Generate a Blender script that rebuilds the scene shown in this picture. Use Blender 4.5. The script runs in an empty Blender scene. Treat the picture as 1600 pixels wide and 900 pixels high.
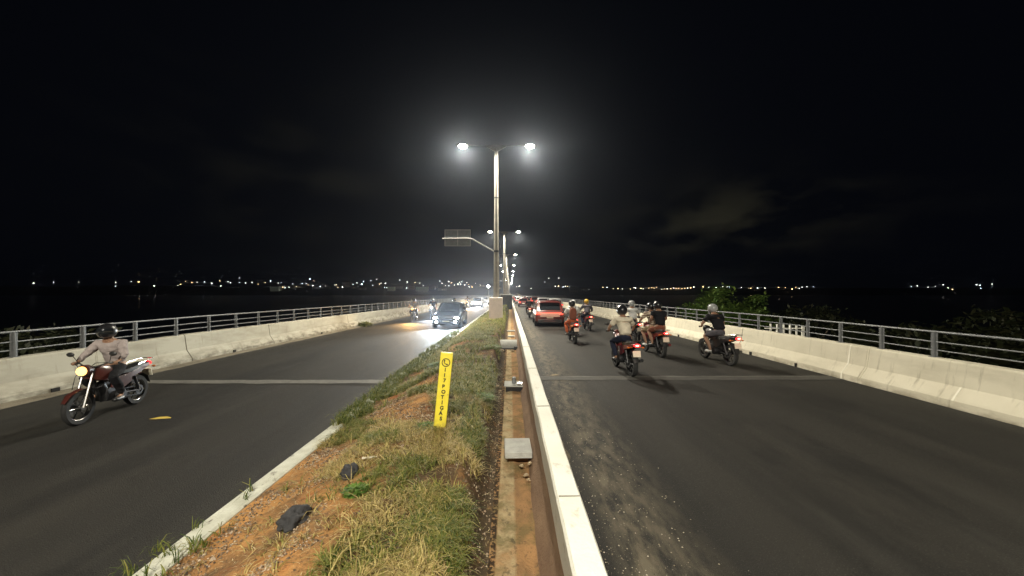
import bpy, bmesh, math, random
import numpy as np
from mathutils import Vector, Matrix, noise
random.seed(7); rng = np.random.default_rng(7)
S = bpy.context.scene; COL = S.collection
PI = math.pi; R = math.radians
# ------------------------------------------------------------------ camera, world, exposure
cam_d = bpy.data.cameras.new('camera'); cam = bpy.data.objects.new('camera', cam_d); COL.objects.link(cam)
cam.location = (0, 0, 2.1); cam.rotation_euler = (PI/2 + 2/601, 0, -3/601)
cam_d.sensor_width = 36; cam_d.lens = 13.52; cam_d.clip_start = .05; cam_d.clip_end = 6000
S.camera = cam
S.view_settings.view_transform = 'Standard'; S.view_settings.look = 'None'
S.view_settings.exposure = 0.0; S.view_settings.gamma = 1
S.cycles.use_denoising = True; S.cycles.max_bounces = 6; S.cycles.volume_bounces = 0
S.cycles.sample_clamp_indirect = 4; S.cycles.use_light_tree = True
S.cycles.caustics_reflective = False; S.cycles.caustics_refractive = False
LAMP_W = 7000.0      # each street lamp head
HAZE = 0.0005

W = bpy.data.worlds.new('World'); S.world = W; W.use_nodes = True
nt = W.node_tree; nt.nodes.clear()
def N(nt, t, **k):
    n = nt.nodes.new(t)
    for a, b in k.items(): setattr(n, a, b)
    return n
out = N(nt, 'ShaderNodeOutputWorld')
sky = N(nt, 'ShaderNodeTexSky', sky_type='NISHITA', sun_disc=False, sun_elevation=R(-4), sun_rotation=R(180))
bg1 = N(nt, 'ShaderNodeBackground'); bg1.inputs[1].default_value = 0.004
nt.links.new(sky.outputs[0], bg1.inputs[0])
tc = N(nt, 'ShaderNodeTexCoord'); mp = N(nt, 'ShaderNodeMapping'); mp.inputs['Scale'].default_value = (2.4, 2.4, 6.0)
ns = N(nt, 'ShaderNodeTexNoise'); ns.inputs['Scale'].default_value = 3.1; ns.inputs['Detail'].default_value = 5; ns.inputs['Roughness'].default_value = .5
nt.links.new(tc.outputs['Generated'], mp.inputs[0]); nt.links.new(mp.outputs[0], ns.inputs['Vector'])
def mth(op, a, b):
    m = N(nt, 'ShaderNodeMath', operation=op)
    for i, q in enumerate((a, b)):
        if isinstance(q, (int, float)): m.inputs[i].default_value = q
        else: nt.links.new(q, m.inputs[i])
    return m.outputs[0]
sx = N(nt, 'ShaderNodeSeparateXYZ'); nt.links.new(tc.outputs['Generated'], sx.inputs[0])
def bump1(s_, c, w):                                   # a soft hump round c
    q = mth('DIVIDE', mth('SUBTRACT', s_, c), w); q = mth('MULTIPLY', q, q); return mth('POWER', 2.718, mth('MULTIPLY', q, -1.0))
front = mth('GREATER_THAN', sx.outputs[1], 0)
low_right = mth('MULTIPLY', bump1(sx.outputs[0], .44, .19), bump1(sx.outputs[2], .15, .075))
low_left = mth('MULTIPLY', mth('MULTIPLY', bump1(sx.outputs[0], -.38, .22), bump1(sx.outputs[2], .22, .14)), .35)
msk = mth('MULTIPLY', mth('ADD', low_right, low_left), front)
mr0 = N(nt, 'ShaderNodeMapRange'); mr0.inputs['From Min'].default_value = .44; mr0.inputs['From Max'].default_value = .68; nt.links.new(ns.outputs[0], mr0.inputs[0])
fac = mth('MULTIPLY', mr0.outputs[0], msk)
cr = N(nt, 'ShaderNodeMix', data_type='RGBA'); cr.inputs['A'].default_value = (.0008, .0011, .0022, 1); cr.inputs['B'].default_value = (.0155, .0145, .0095, 1); nt.links.new(fac, cr.inputs['Factor'])
bg2 = N(nt, 'ShaderNodeBackground'); nt.links.new(cr.outputs['Result'], bg2.inputs[0])
add = N(nt, 'ShaderNodeAddShader'); nt.links.new(bg1.outputs[0], add.inputs[0]); nt.links.new(bg2.outputs[0], add.inputs[1])
nt.links.new(add.outputs[0], out.inputs[0])

# ------------------------------------------------------------------ materials
MATS = {}
def ramp(nt, a, b, p0=.3, p1=.7):
    c = N(nt, 'ShaderNodeValToRGB'); e = c.color_ramp.elements
    e[0].position = p0; e[1].position = p1; e[0].color = (*a, 1); e[1].color = (*b, 1); return c
def mat(name, a, b=None, rough=.6, scale=3., bump=0., bscale=60., metal=0., detail=6, stretch=None, spec=.5, coat=0., p=(.3, .7), rvar=0.):
    if name in MATS: return MATS[name]
    m = bpy.data.materials.new(name); m.use_nodes = True; t = m.node_tree; bs = t.nodes['Principled BSDF']
    bs.inputs['Roughness'].default_value = rough; bs.inputs['Metallic'].default_value = metal
    bs.inputs['Specular IOR Level'].default_value = spec; bs.inputs['Coat Weight'].default_value = coat
    b = b or tuple(x*.8 for x in a)
    co = N(t, 'ShaderNodeTexCoord'); v = co.outputs['Object']
    if stretch:
        mm = N(t, 'ShaderNodeMapping'); mm.inputs['Scale'].default_value = stretch; t.links.new(v, mm.inputs[0]); v2 = mm.outputs[0]
    else: v2 = v
    n = N(t, 'ShaderNodeTexNoise'); n.inputs['Scale'].default_value = scale; n.inputs['Detail'].default_value = detail; n.inputs['Roughness'].default_value = .6
    t.links.new(v2, n.inputs['Vector'])
    c = ramp(t, a, b, *p); t.links.new(n.outputs[0], c.inputs[0]); t.links.new(c.outputs[0], bs.inputs['Base Color'])
    m['_c'] = c.name
    if bump:
        n2 = N(t, 'ShaderNodeTexNoise'); n2.inputs['Scale'].default_value = bscale; n2.inputs['Detail'].default_value = 4
        t.links.new(v, n2.inputs['Vector']); bp = N(t, 'ShaderNodeBump'); bp.inputs['Strength'].default_value = bump; bp.inputs['Distance'].default_value = .02
        t.links.new(n2.outputs[0], bp.inputs['Height']); t.links.new(bp.outputs[0], bs.inputs['Normal'])
    if rvar:
        mr = N(t, 'ShaderNodeMapRange'); mr.inputs['To Min'].default_value = rough-rvar; mr.inputs['To Max'].default_value = min(1, rough+rvar)
        t.links.new(n.outputs[0], mr.inputs[0]); t.links.new(mr.outputs[0], bs.inputs['Roughness'])
    MATS[name] = m; return m
def mix_by(m, color, fac_fn):
    """blend another colour over the base colour; fac_fn(t) returns a socket."""
    t = m.node_tree; bs = t.nodes['Principled BSDF']; l = bs.inputs['Base Color'].links[0]; src = l.from_socket
    mx = N(t, 'ShaderNodeMix', data_type='RGBA'); t.links.new(src, mx.inputs['A'])
    mx.inputs['B'].default_value = (*color, 1); t.links.new(fac_fn(t), mx.inputs['Factor']); t.links.new(mx.outputs['Result'], bs.inputs['Base Color'])
def nsock(t, scale, p0, p1, stretch=(1, 1, 1), detail=5, loc=(0, 0, 0)):
    co = N(t, 'ShaderNodeTexCoord'); mm = N(t, 'ShaderNodeMapping'); mm.inputs['Scale'].default_value = stretch; mm.inputs['Location'].default_value = loc
    t.links.new(co.outputs['Object'], mm.inputs[0])
    n = N(t, 'ShaderNodeTexNoise'); n.inputs['Scale'].default_value = scale; n.inputs['Detail'].default_value = detail; n.inputs['Roughness'].default_value = .65
    t.links.new(mm.outputs[0], n.inputs['Vector'])
    r = N(t, 'ShaderNodeMapRange'); r.inputs['From Min'].default_value = p0; r.inputs['From Max'].default_value = p1; t.links.new(n.outputs[0], r.inputs[0])
    return r.outputs[0]
def axis(t, ax, a, b):
    co = N(t, 'ShaderNodeTexCoord'); s = N(t, 'ShaderNodeSeparateXYZ'); t.links.new(co.outputs['Object'], s.inputs[0])
    r = N(t, 'ShaderNodeMapRange'); r.inputs['From Min'].default_value = a; r.inputs['From Max'].default_value = b; t.links.new(s.outputs[ax], r.inputs[0]); return r.outputs[0]
def mul(t, a, b, op='MULTIPLY'):
    m = N(t, 'ShaderNodeMath', operation=op); t.links.new(a, m.inputs[0])
    if isinstance(b, (int, float)): m.inputs[1].default_value = b
    else: t.links.new(b, m.inputs[1])
    m.use_clamp = True; return m.outputs[0]
def emit(name, col, s):
    if name in MATS: return MATS[name]
    m = bpy.data.materials.new(name); m.use_nodes = True; t = m.node_tree; bs = t.nodes['Principled BSDF']
    bs.inputs['Base Color'].default_value = (*[min(1, c) for c in col], 1)
    bs.inputs['Emission Color'].default_value = (*col, 1); bs.inputs['Emission Strength'].default_value = s; bs.inputs['Roughness'].default_value = .3
    m.cycles.emission_sampling = 'NONE'
    MATS[name] = m; return m
def glass(name, col, rough=.08):
    m = mat(name, col, col, rough=rough, spec=.8, coat=.3); return m

asph = mat('asphalt', (.013, .0125, .0115), (.032, .0295, .0245), rough=.72, scale=.9, bump=.8, bscale=110, spec=.22, stretch=(1.6, .16, 1), p=(.3, .72), rvar=.1)
mix_by(asph, (.10, .097, .085), lambda t: mul(t, nsock(t, 90, .58, .70, detail=3), .75))
mix_by(asph, (.008, .008, .008), lambda t: mul(t, nsock(t, 45, .60, .70, detail=4, loc=(5, 5, 5)), .7))
mix_by(asph, (.009, .009, .0085), lambda t: mul(t, nsock(t, .7, .48, .70, (1.2, .07, 1), loc=(4, 2, 0)), .7))
mix_by(asph, (.050, .048, .041), lambda t: mul(t, nsock(t, 1.3, .54, .74, (1, .15, 1), loc=(1, 7, 0)), .5))
mix_by(asph, (.006, .006, .006), lambda t: mul(t, nsock(t, .35, .55, .60, (1, .5, 1), detail=8, loc=(6, 1, 0)), .45))
mix_by(asph, (.075, .07, .055), lambda t: mul(t, nsock(t, 14, .68, .74, (1, .35, 1), detail=6, loc=(6, 8, 0)), .7))
asphR = asph.copy(); asphR.name = 'asphalt_with_sand'
def sandstrip(t):
    a = axis(t, 'X', .78, 1.0); b = axis(t, 'X', 1.75, 1.05)
    return mul(t, mul(t, mul(t, a, b), nsock(t, 5, .38, .62, (1.4, .45, 1))), .75)
mix_by(asphR, (.17, .145, .10), sandstrip)
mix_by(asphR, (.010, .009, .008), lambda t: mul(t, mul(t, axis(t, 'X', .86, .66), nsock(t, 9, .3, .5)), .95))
mix_by(asphR, (.55, .5, .4), lambda t: mul(t, mul(t, nsock(t, 60, .70, .76, detail=2), axis(t, 'X', 2.2, .7)), .9))
jointm = mat('joint_concrete', (.16, .155, .135), (.09, .088, .078), rough=.8, scale=8, bump=.4, bscale=80)
white = mat('white_painted_concrete', (.82, .81, .74), (.70, .69, .61), rough=.75, scale=1.4, bump=.35, bscale=35, detail=8)
def grime(m, z0, z1, col=(.20, .165, .11), k=.75):
    mix_by(m, col, lambda t: mul(t, mul(t, axis(t, 'Z', z1, z0), nsock(t, 3.2, .36, .62, (1, .5, 2.5))), k))
par = mat('parapet_paint', (.66, .62, .50), (.56, .52, .41), rough=.85, scale=1.1, bump=.10, bscale=14, detail=9, spec=.2)
mix_by(par, (.36, .33, .25), lambda t: mul(t, nsock(t, 1.4, .50, .75, (1, .35, 1.6)), .45))
parL = par.copy(); parL.name = 'dimmed_stained_parapet_paint'
mix_by(parL, (.33, .315, .25), lambda t: mul(t, nsock(t, .8, .25, .6), .6))
mix_by(parL, (.40, .385, .32), lambda t: mul(t, nsock(t, 2, -1, -.5), .9))  # even darkening of the paint stands in for dimmer light on the left wall
mix_by(parL, (.22, .20, .155), lambda t: mul(t, nsock(t, 2.2, .42, .72, (1, .35, 1.2), loc=(9, 0, 0)), .7))
mix_by(parL, (.10, .085, .06), lambda t: mul(t, mul(t, axis(t, 'Z', .30, .04), nsock(t, 5, .42, .6, (1, .4, 1))), .8))
mix_by(par, (.22, .18, .12), lambda t: mul(t, mul(t, axis(t, 'Z', .14, -.02), nsock(t, 6, .4, .6, (1, .4, 1))), .6))
dirtf = mat('dirty_wall_concrete', (.15, .088, .05), (.24, .15, .085), rough=.95, scale=4, bump=.6, bscale=40, stretch=(1, .5, 1.5))
soil = mat('sandy_soil', (.54, .285, .10), (.30, .15, .06), rough=1, scale=2.4, bump=.9, bscale=45, spec=.1, detail=9)
mix_by(soil, (.10, .07, .045), lambda t: mul(t, nsock(t, 2.1, .44, .62, loc=(2, 5, 0)), .85))
mix_by(soil, (.07, .05, .035), lambda t: mul(t, nsock(t, 30, .56, .64, detail=4), .8))
mix_by(soil, (.06, .042, .024), lambda t: mul(t, axis(t, 'X', -.40, -.28), nsock(t, 7, .28, .52)))
mix_by(soil, (.52, .34, .18), lambda t: mul(t, nsock(t, 70, .58, .7, detail=3), .7))
mix_by(soil, (.30, .085, .03), lambda t: mul(t, nsock(t, 2.1, .58, .7, loc=(7, 1, 3)), .7))
mix_by(soil, (.06, .045, .028), lambda t: mul(t, mul(t, axis(t, 'X', -1.35, -.95), nsock(t, 3, .25, .5)), .85))
chan = mat('channel_soil', (.34, .19, .085), (.17, .105, .055), rough=1, scale=5, bump=.9, bscale=50, spec=.1, stretch=(1, .6, 1), detail=9)
mix_by(chan, (.36, .29, .17), lambda t: mul(t, mul(t, axis(t, 'X', .055, .03), axis(t, 'X', -.115, -.10)), nsock(t, 5, .25, .6)))
mix_by(chan, (.12, .10, .045), lambda t: mul(t, nsock(t, 4, .48, .62, loc=(3, 3, 0)), .7))
mix_by(chan, (.025, .018, .012), lambda t: mul(t, mul(t, axis(t, 'X', -.105, -.118), nsock(t, 22, .44, .5)), .95))
mix_by(chan, (.055, .045, .03), lambda t: mul(t, nsock(t, 17, .57, .66, (1, .6, 1)), .6))
kerbm = mat('kerb_paint', (.62, .63, .55), (.46, .46, .38), rough=.85, scale=6, bump=.5, bscale=60)
mix_by(kerbm, (.10, .085, .06), lambda t: mul(t, nsock(t, 9, .60, .68, (1, .6, 1)), .9))
conc = mat('bare_concrete', (.40, .40, .375), (.28, .28, .26), rough=.85, scale=9, bump=.4, bscale=70)
mix_by(white, (.36, .33, .25), lambda t: mul(t, nsock(t, 9, .60, .72, (1, .5, 1), loc=(2, 2, 2)), .55))
concp = mat('pedestal_concrete', (.80, .72, .68), (.68, .61, .57), rough=.85, scale=4, bump=.4, bscale=40)
concd = mat('dark_concrete', (.075, .08, .085), (.045, .048, .05), rough=.8, scale=3, bump=.4)
polem = mat('pole_concrete', (.25, .235, .20), (.18, .17, .145), rough=.8, scale=5, bump=.2)
galv = mat('galvanised_steel', (.20, .208, .215), (.14, .147, .153), rough=.55, scale=14, metal=.2)
signb = mat('sign_back_aluminium', (.26, .28, .30), (.18, .20, .22), rough=.5, scale=6)
yellow = mat('yellow_plastic', (.74, .62, .05), (.62, .50, .03), rough=.45, scale=5, p=(.4, .75))
mix_by(yellow, (.30, .22, .05), lambda t: mul(t, nsock(t, 26, .62, .72), .8))
mix_by(yellow, (.16, .11, .05), lambda t: mul(t, mul(t, axis(t, 'Z', .22, .02), nsock(t, 18, .35, .6)), .9))
ink = mat('black_lettering', (.012, .012, .012), rough=.6)
rubber = mat('tyre_rubber', (.012, .012, .012), (.02, .02, .02), rough=.85, scale=20)
chrome = mat('bright_metal', (.55, .55, .55), (.4, .4, .4), rough=.22, metal=1)
darkmet = mat('dark_metal', (.05, .05, .055), (.03, .03, .03), rough=.45, metal=.7)
blackp = mat('black_plastic', (.015, .015, .016), (.025, .025, .025), rough=.4)
cglass = glass('tinted_glass', (.012, .014, .016))
leafm = {}
def leaf_mat(name, cols, trans=.25):
    m = bpy.data.materials.new(name); m.use_nodes = True; t = m.node_tree; bs = t.nodes['Principled BSDF']
    at = N(t, 'ShaderNodeAttribute', attribute_name='rnd'); c = N(t, 'ShaderNodeValToRGB'); e = c.color_ramp.elements
    while len(e) < len(cols): e.new(.5)
    for i, q in enumerate(cols): e[i].position = i/(len(cols)-1); e[i].color = (*q, 1)
    t.links.new(at.outputs['Fac'], c.inputs[0]); t.links.new(c.outputs[0], bs.inputs['Base Color'])
    bs.inputs['Roughness'].default_value = .6; bs.inputs['Specular IOR Level'].default_value = .25
    tr = N(t, 'ShaderNodeBsdfTranslucent'); t.links.new(c.outputs[0], tr.inputs[0]); mx = N(t, 'ShaderNodeMixShader'); mx.inputs[0].default_value = trans
    o = t.nodes['Material Output']; t.links.new(bs.outputs[0], mx.inputs[1]); t.links.new(tr.outputs[0], mx.inputs[2]); t.links.new(mx.outputs[0], o.inputs[0]); return m
grassG = leaf_mat('green_grass', [(.035, .065, .012), (.09, .125, .022), (.20, .205, .045), (.36, .31, .10)])
grassD = leaf_mat('dry_grass', [(.08, .055, .025), (.32, .24, .08), (.58, .46, .20), (.22, .22, .05)])
weedm = leaf_mat('weed_leaves', [(.05, .10, .015), (.10, .19, .03), (.20, .29, .07)])
treeleaf = leaf_mat('tree_leaves', [(.035, .075, .015), (.07, .12, .022), (.12, .17, .035)])
scrubleaf = leaf_mat('scrub_leaves', [(.010, .015, .006), (.020, .025, .009), (.03, .03, .013)])
bark = mat('bark', (.12, .09, .06), (.06, .045, .03), rough=.95, scale=12, bump=.6)

# ------------------------------------------------------------------ mesh helpers
def gz(y):                                   # long profile of the bridge deck
    if y < 12: return -.004*y
    if y < 260: return -.048 - .013*(y-12)
    return -.048 - .013*248
class MB:
    def __init__(s): s.v = []; s.f = []
    def quadloft(s, rings, close=False, caps=True):
        b = len(s.v); n = len(rings[0])
        for r in rings: s.v += [tuple(p) for p in r]
        for i in range(len(rings)-1):
            for j in range(n if close else n-1):
                k = (j+1) % n; s.f.append((b+i*n+j, b+i*n+k, b+(i+1)*n+k, b+(i+1)*n+j))
        if close and caps:
            s.f.append(tuple(b+j for j in reversed(range(n)))); s.f.append(tuple(b+(len(rings)-1)*n+j for j in range(n)))
        return s
    def box(s, c, d, M=None):
        x, y, z = c; a, b, e = d[0]/2, d[1]/2, d[2]/2
        P = [(x+i*a, y+j*b, z+k*e) for k in (-1, 1) for i, j in ((-1, -1), (1, -1), (1, 1), (-1, 1))]
        if M: P = [tuple(M @ Vector(p)) for p in P]
        o = len(s.v); s.v += P
        s.f += [tuple(o+i for i in q) for q in ((3, 2, 1, 0), (4, 5, 6, 7), (0, 1, 5, 4), (1, 2, 6, 5), (2, 3, 7, 6), (3, 0, 4, 7))]; return s
    def tube(s, pts, r, n=10, caps=True):
        pts = [Vector(p) for p in pts]; rr = r if isinstance(r, (list, tuple)) else [r]*len(pts); rings = []
        up = Vector((0, 0, 1)); prev = None
        for i, p in enumerate(pts):
            d = (pts[min(i+1, len(pts)-1)]-pts[max(i-1, 0)]).normalized()
            if prev is None: a = d.cross(up) if abs(d.dot(up)) < .95 else d.cross(Vector((1, 0, 0)))
            else: a = prev - d*prev.dot(d)
            a.normalize(); prev = a; b = d.cross(a)
            rings.append([p + (a*math.cos(2*PI*k/n)+b*math.sin(2*PI*k/n))*rr[i] for k in range(n)])
        return s.quadloft(rings, True, caps)
    def lathe(s, prof, c, axis='z', n=20, ring=False):      # prof: (r, h) along axis
        rings = []
        for r, h in prof:
            q = []
            for k in range(n):
                a = 2*PI*k/n; u, w = r*math.cos(a), r*math.sin(a)
                p = {'z': (u, w, h), 'x': (h, u, w), 'y': (w, h, u)}[axis]; q.append(tuple(Vector(p)+Vector(c)))
            rings.append(q)
        if ring: rings.append(rings[0])
        return s.quadloft(rings, True, not ring)
    def ball(s, c, r, n=14, m=8, M=None):
        r = r if isinstance(r, (tuple, list)) else (r, r, r); rings = []
        for i in range(m+1):
            t = PI*(i+.02 if i == 0 else i-.02 if i == m else i)/m
            rings.append([(c[0]+r[0]*math.sin(t)*math.cos(2*PI*k/n), c[1]+r[1]*math.sin(t)*math.sin(2*PI*k/n), c[2]-r[2]*math.cos(t)) for k in range(n)])
        if M: rings = [[tuple(M @ Vector(p)) for p in q] for q in rings]
        return s.quadloft(rings, True, True)
    def build(s, name, m, parent=None, bevel=0., smooth=40, loc=None):
        me = bpy.data.meshes.new(name); me.from_pydata(s.v, [], s.f); me.materials.append(m)
        return link(name, me, parent, bevel, smooth, loc)
def link(name, me, parent=None, bevel=0., smooth=40, loc=None):
    bm = bmesh.new(); bm.from_mesh(me); bmesh.ops.recalc_face_normals(bm, faces=bm.faces[:])
    if smooth is not None:
        for f in bm.faces: f.smooth = True
        for e in bm.edges:
            if len(e.link_faces) == 2 and e.calc_face_angle(0) > R(smooth): e.smooth = False
    bm.to_mesh(me); bm.free()
    o = bpy.data.objects.new(name, me); COL.objects.link(o)
    if parent: o.parent = parent
    if loc: o.location = loc
    if bevel:
        b = o.modifiers.new('bevel', 'BEVEL'); b.width = bevel; b.segments = 2; b.limit_method = 'ANGLE'; b.angle_limit = R(40); b.harden_normals = False
    return o
def tag(o, label, cat, group=None, kind=None):
    if label: o['label'] = label
    if cat: o['category'] = cat
    if group: o['group'] = group
    if kind: o['kind'] = kind
    return o
def struct(o): o['kind'] = 'structure'; return o
def empty(name, loc, rz=0):
    o = bpy.data.objects.new(name, None); COL.objects.link(o); o.location = loc; o.rotation_euler = (0, 0, rz); o.empty_display_size = .2; return o
def copy_tree(o, parent=None):
    kids = list(o.children)
    c = o.copy(); COL.objects.link(c); c.parent = parent
    for k in kids: copy_tree(k, c)
    return c
YS = [-14, -8, -4, -2, 0] + [i*1.0 for i in range(1, 13)] + [14, 16, 20, 25, 30, 40, 50, 60, 80, 100, 130, 160, 200, 260, 340, 460, 640]
def sweep(name, prof, m, ys=YS, parent=None, close=True, smooth=35, bevel=0):
    """a cross-section (x, z) carried along the bridge, following its long profile"""
    b = MB(); b.quadloft([[(x, y, z+gz(y)) for x, z in prof] for y in ys], close, True)
    return b.build(name, m, parent, bevel, smooth)

# ------------------------------------------------------------------ ground, river, far shore
def grid(name, x0, x1, nx, y0, y1, ny, fz, m, kind=True):
    X = np.linspace(x0, x1, nx); Y = np.linspace(y0, y1, ny); v = [(x, y, fz(x, y)) for y in Y for x in X]
    f = [(j*nx+i, j*nx+i+1, (j+1)*nx+i+1, (j+1)*nx+i) for j in range(ny-1) for i in range(nx-1)]
    me = bpy.data.meshes.new(name); me.from_pydata(v, [], f); me.materials.append(m); o = link(name, me, None, 0, 60)
    if kind: struct(o)
    return o
bankm = mat('bank_earth', (.06, .05, .03), (.03, .035, .018), rough=1, scale=.5, bump=.5, bscale=4, spec=.1)
waterm = mat('river_water', (.006, .008, .010), (.004, .005, .007), rough=.28, scale=.3, bump=.5, bscale=.8)
farm = mat('far_land', (.02, .022, .016), (.012, .014, .010), rough=1, scale=.02, spec=.05)
def bank(x, y):
    h = -3.0 - 6.5*max(0, min(1, (y-26)/30))**1.2
    return h + .5*noise.noise(Vector((x*.15, y*.15, 0)))
grid('ground', -160, 160, 70, -60, 70, 60, bank, bankm)
o = MB(); o.quadloft([[(-4000, -300, -8.2), (4000, -300, -8.2)], [(-4000, 4500, -8.2), (4000, 4500, -8.2)]]); struct(o.build('river', waterm))
def hillz(x, y):
    d = (y-640)/260
    e = max(0, math.sin(min(1, d)*PI*.5)) if d > 0 else 0
    top = (13 if x < 60 else 5) * (.55+.45*noise.noise(Vector((x*.004, 3.1, 0)))) + (4 if -400 < x < 0 else 0)
    return -9 + e*(10.5+max(0, top)) + 1.5*e*noise.noise(Vector((x*.02, y*.02, 1)))
grid('hills', -1500, 1500, 160, 630, 1100, 26, hillz, farm)

# ------------------------------------------------------------------ roads, median, parapets
struct(sweep('road_left', [(-9.75, -.35), (-9.75, 0), (-6, .005), (-2.60, 0), (-2.60, -.35)], asph))
struct(sweep('road_right', [(.48, -.35), (.48, 0), (4.2, .005), (8.05, 0), (8.05, -.35)], asphR))
struct(sweep('bridge_deck', [(-10.3, -1.5), (-10.3, -.352), (8.9, -.352), (8.9, -1.5)], conc))
# expansion joints: strips lying 4 mm above the asphalt
def strip(name, x0, x1, y0, y1, m, z=.009, wob=.0):
    b = MB(); n = 60; a = []; c = []
    for i in range(n+1):
        x = x0+(x1-x0)*i/n; w = wob*noise.noise(Vector((x*2.3, y0, 0))); w2 = wob*noise.noise(Vector((x*2.9, y1, 4)))
        a.append((x, y0+w, z+gz(y0))); c.append((x, y1+w2, z+gz(y1)))
    b.quadloft([a, c]); return struct(b.build(name, m))
strip('expansion_joint', -9.3, -2.62, 8.72, 9.06, jointm, wob=.05)
jr = mat('worn_joint', (.060, .056, .046), (.026, .025, .022), rough=.8, scale=4, bump=.4, bscale=80)
strip('expansion_joint', .56, 7.88, 9.02, 9.40, jr, wob=.05)
strip('joint_edge', .60, 7.88, 9.36, 9.41, jointm, z=.013, wob=.03)
# kerb on the left of the median
struct(sweep('kerb', [(-2.62, -.1), (-2.62, .12), (-2.59, .15), (-2.44, .15), (-2.42, .13), (-2.42, -.1)], kerbm, ys=[-4, -2]+[i*.5 for i in range(0, 40)]+[20, 25, 30, 40, 50, 60, 80, 100, 150, 200, 260, 460]))
# median wall
mw = empty('median_wall', (.42, 0, 0)); tag(mw, 'low white painted concrete wall running between the planted median and the right carriageway', 'wall')
def wobble_sweep(name, prof, m, parent, amp, ys):
    b = MB(); rings = []
    for y in ys:
        rings.append([(x-.42+amp*noise.noise(Vector((y*1.7, x*9, z*5))), y, z+gz(y)+amp*.6*noise.noise(Vector((y*2.1, x*11, 7)))) for x, z in prof])
    b.quadloft(rings, True, True); return b.build(name, m, parent, 0, 35)
wy = [-4, -1]+[i*.12 for i in range(0, 110)]+[14, 15, 16, 18, 20, 24, 28, 34, 40, 50, 60, 80, 100, 130, 160, 200, 260, 340, 460]
wobble_sweep('painted_top', [(.334, .345), (.330, .61), (.345, .630), (.50, .632), (.512, .615), (.512, -.30), (.40, -.30), (.40, .345)], white, mw, .006, wy)
wobble_sweep('dirty_base', [(.18, -.05), (.205, .10), (.26, .17), (.315, .28), (.338, .343), (.398, .343), (.398, -.05)], dirtf, mw, .012, wy)
for k, y in enumerate((2.75, 4.9, 7.3, 10.1, 13.2, 17)): MB().box((.003, y, .6315+gz(y)), (.150, .006, .012)).build('joint', mat('wall_joint', (.22, .21, .17), rough=1), mw)
# drainage channel floor, with soil
def chanz(x, y): return .10 + gz(y) + .02*noise.noise(Vector((x*9, y*2.5, 2))) + .012*noise.noise(Vector((x*30, y*12, 5)))
def grid2(name, xs, ys, fz, m):
    v = [(x, y, fz(x, y)) for y in ys for x in xs]; nx = len(xs)
    f = [(j*nx+i, j*nx+i+1, (j+1)*nx+i+1, (j+1)*nx+i) for j in range(len(ys)-1) for i in range(nx-1)]
    me = bpy.data.meshes.new(name); me.from_pydata(v, [], f); me.materials.append(m); return link(name, me, None, 0, 80)
nearY = list(np.concatenate([np.arange(-1, 8, .05), np.arange(8, 24, .14), np.arange(24, 60, .8), np.arange(60, 300, 8)]))
struct(grid2('channel_floor', list(np.linspace(-.16, .24, 20)), nearY, chanz, chan))
# planted mound
def sm(t): t = max(0, min(1, t)); return t*t*(3-2*t)
def plateau(y): return .40 + .20*sm((y-1)/14)
def moundz(x, y, fine=True):
    P = plateau(y)
    h = .12 + (P-.12)*sm((x+2.42)/1.15)
    e = -.46 + .06*noise.noise(Vector((y*.8, 0, 3)))
    h = h*(1-sm((x-e)/(-.20-e))) + .055*sm((x-e)/(-.20-e))
    edge = sm((x+2.42)/.3)*sm((-.10-x)/.08)
    h += edge*(.06*noise.noise(Vector((x*1.3, y*1.1, 0)))+.03*noise.noise(Vector((x*4, y*4, 2))))
    if fine: h += edge*(.012*noise.noise(Vector((x*14, y*14, 3)))+.006*noise.noise(Vector((x*40, y*40, 9))))
    return h + gz(y)
struct(grid2('median_soil', list(np.linspace(-2.43, -.10, 90)), nearY, moundz, soil))

# parapets
PR = [(7.90, -.02), (7.915, .135), (8.075, .37), (8.135, .79), (8.16, .812), (8.36, .812), (8.39, .79), (8.39, -.9), (7.95, -.9)]
PL = [(-x-1.38, z) for x, z in PR]
pr = empty('concrete_parapet', (8.1, 0, 0)); tag(pr, 'long cream painted concrete safety parapet along the outer edge of the right carriageway', 'parapet')
pl = empty('concrete_parapet', (-9.5, 0, 0)); tag(pl, 'stained cream concrete safety parapet along the outer edge of the left carriageway', 'parapet')
def para(prof, m, par_, x0, cuts):
    ys = sorted(set([-14.0]+YS)); seg = []
    for a, b in zip(cuts[:-1], cuts[1:]):
        yy = [a]+[y for y in ys if a < y < b]+[b]; bb = MB()
        bb.quadloft([[(x-x0, y, z+gz(y)) for x, z in prof] for y in yy], True, True); bb.build('wall_panel', m, par_, .012, 12)
para(PR, par, pr, 8.1, [-14, 8.66, 8.70+.01, 460])
para(PL, parL, pl, -9.5, [-14, 8.85, 8.885, 460])
# raised mortar bands and drain holes on the parapets
def band(prof, x0, y, m, par_, w=.035, top=.815, bot=.0):
    b = MB(); s = 1 if x0 > 0 else -1
    pts = [(x-s*.006, z) for x, z in prof[:6] if bot <= z+.03 and z <= top+.01]
    b.quadloft([[(x-x0, yy, z+gz(yy)) for x, z in pts]+[(x-x0+s*.02, yy, z+gz(yy)-.0) for x, z in reversed(pts)] for yy in (y-w/2, y+w/2)], True, True)
    b.build('mortar_band', m, par_)

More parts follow.
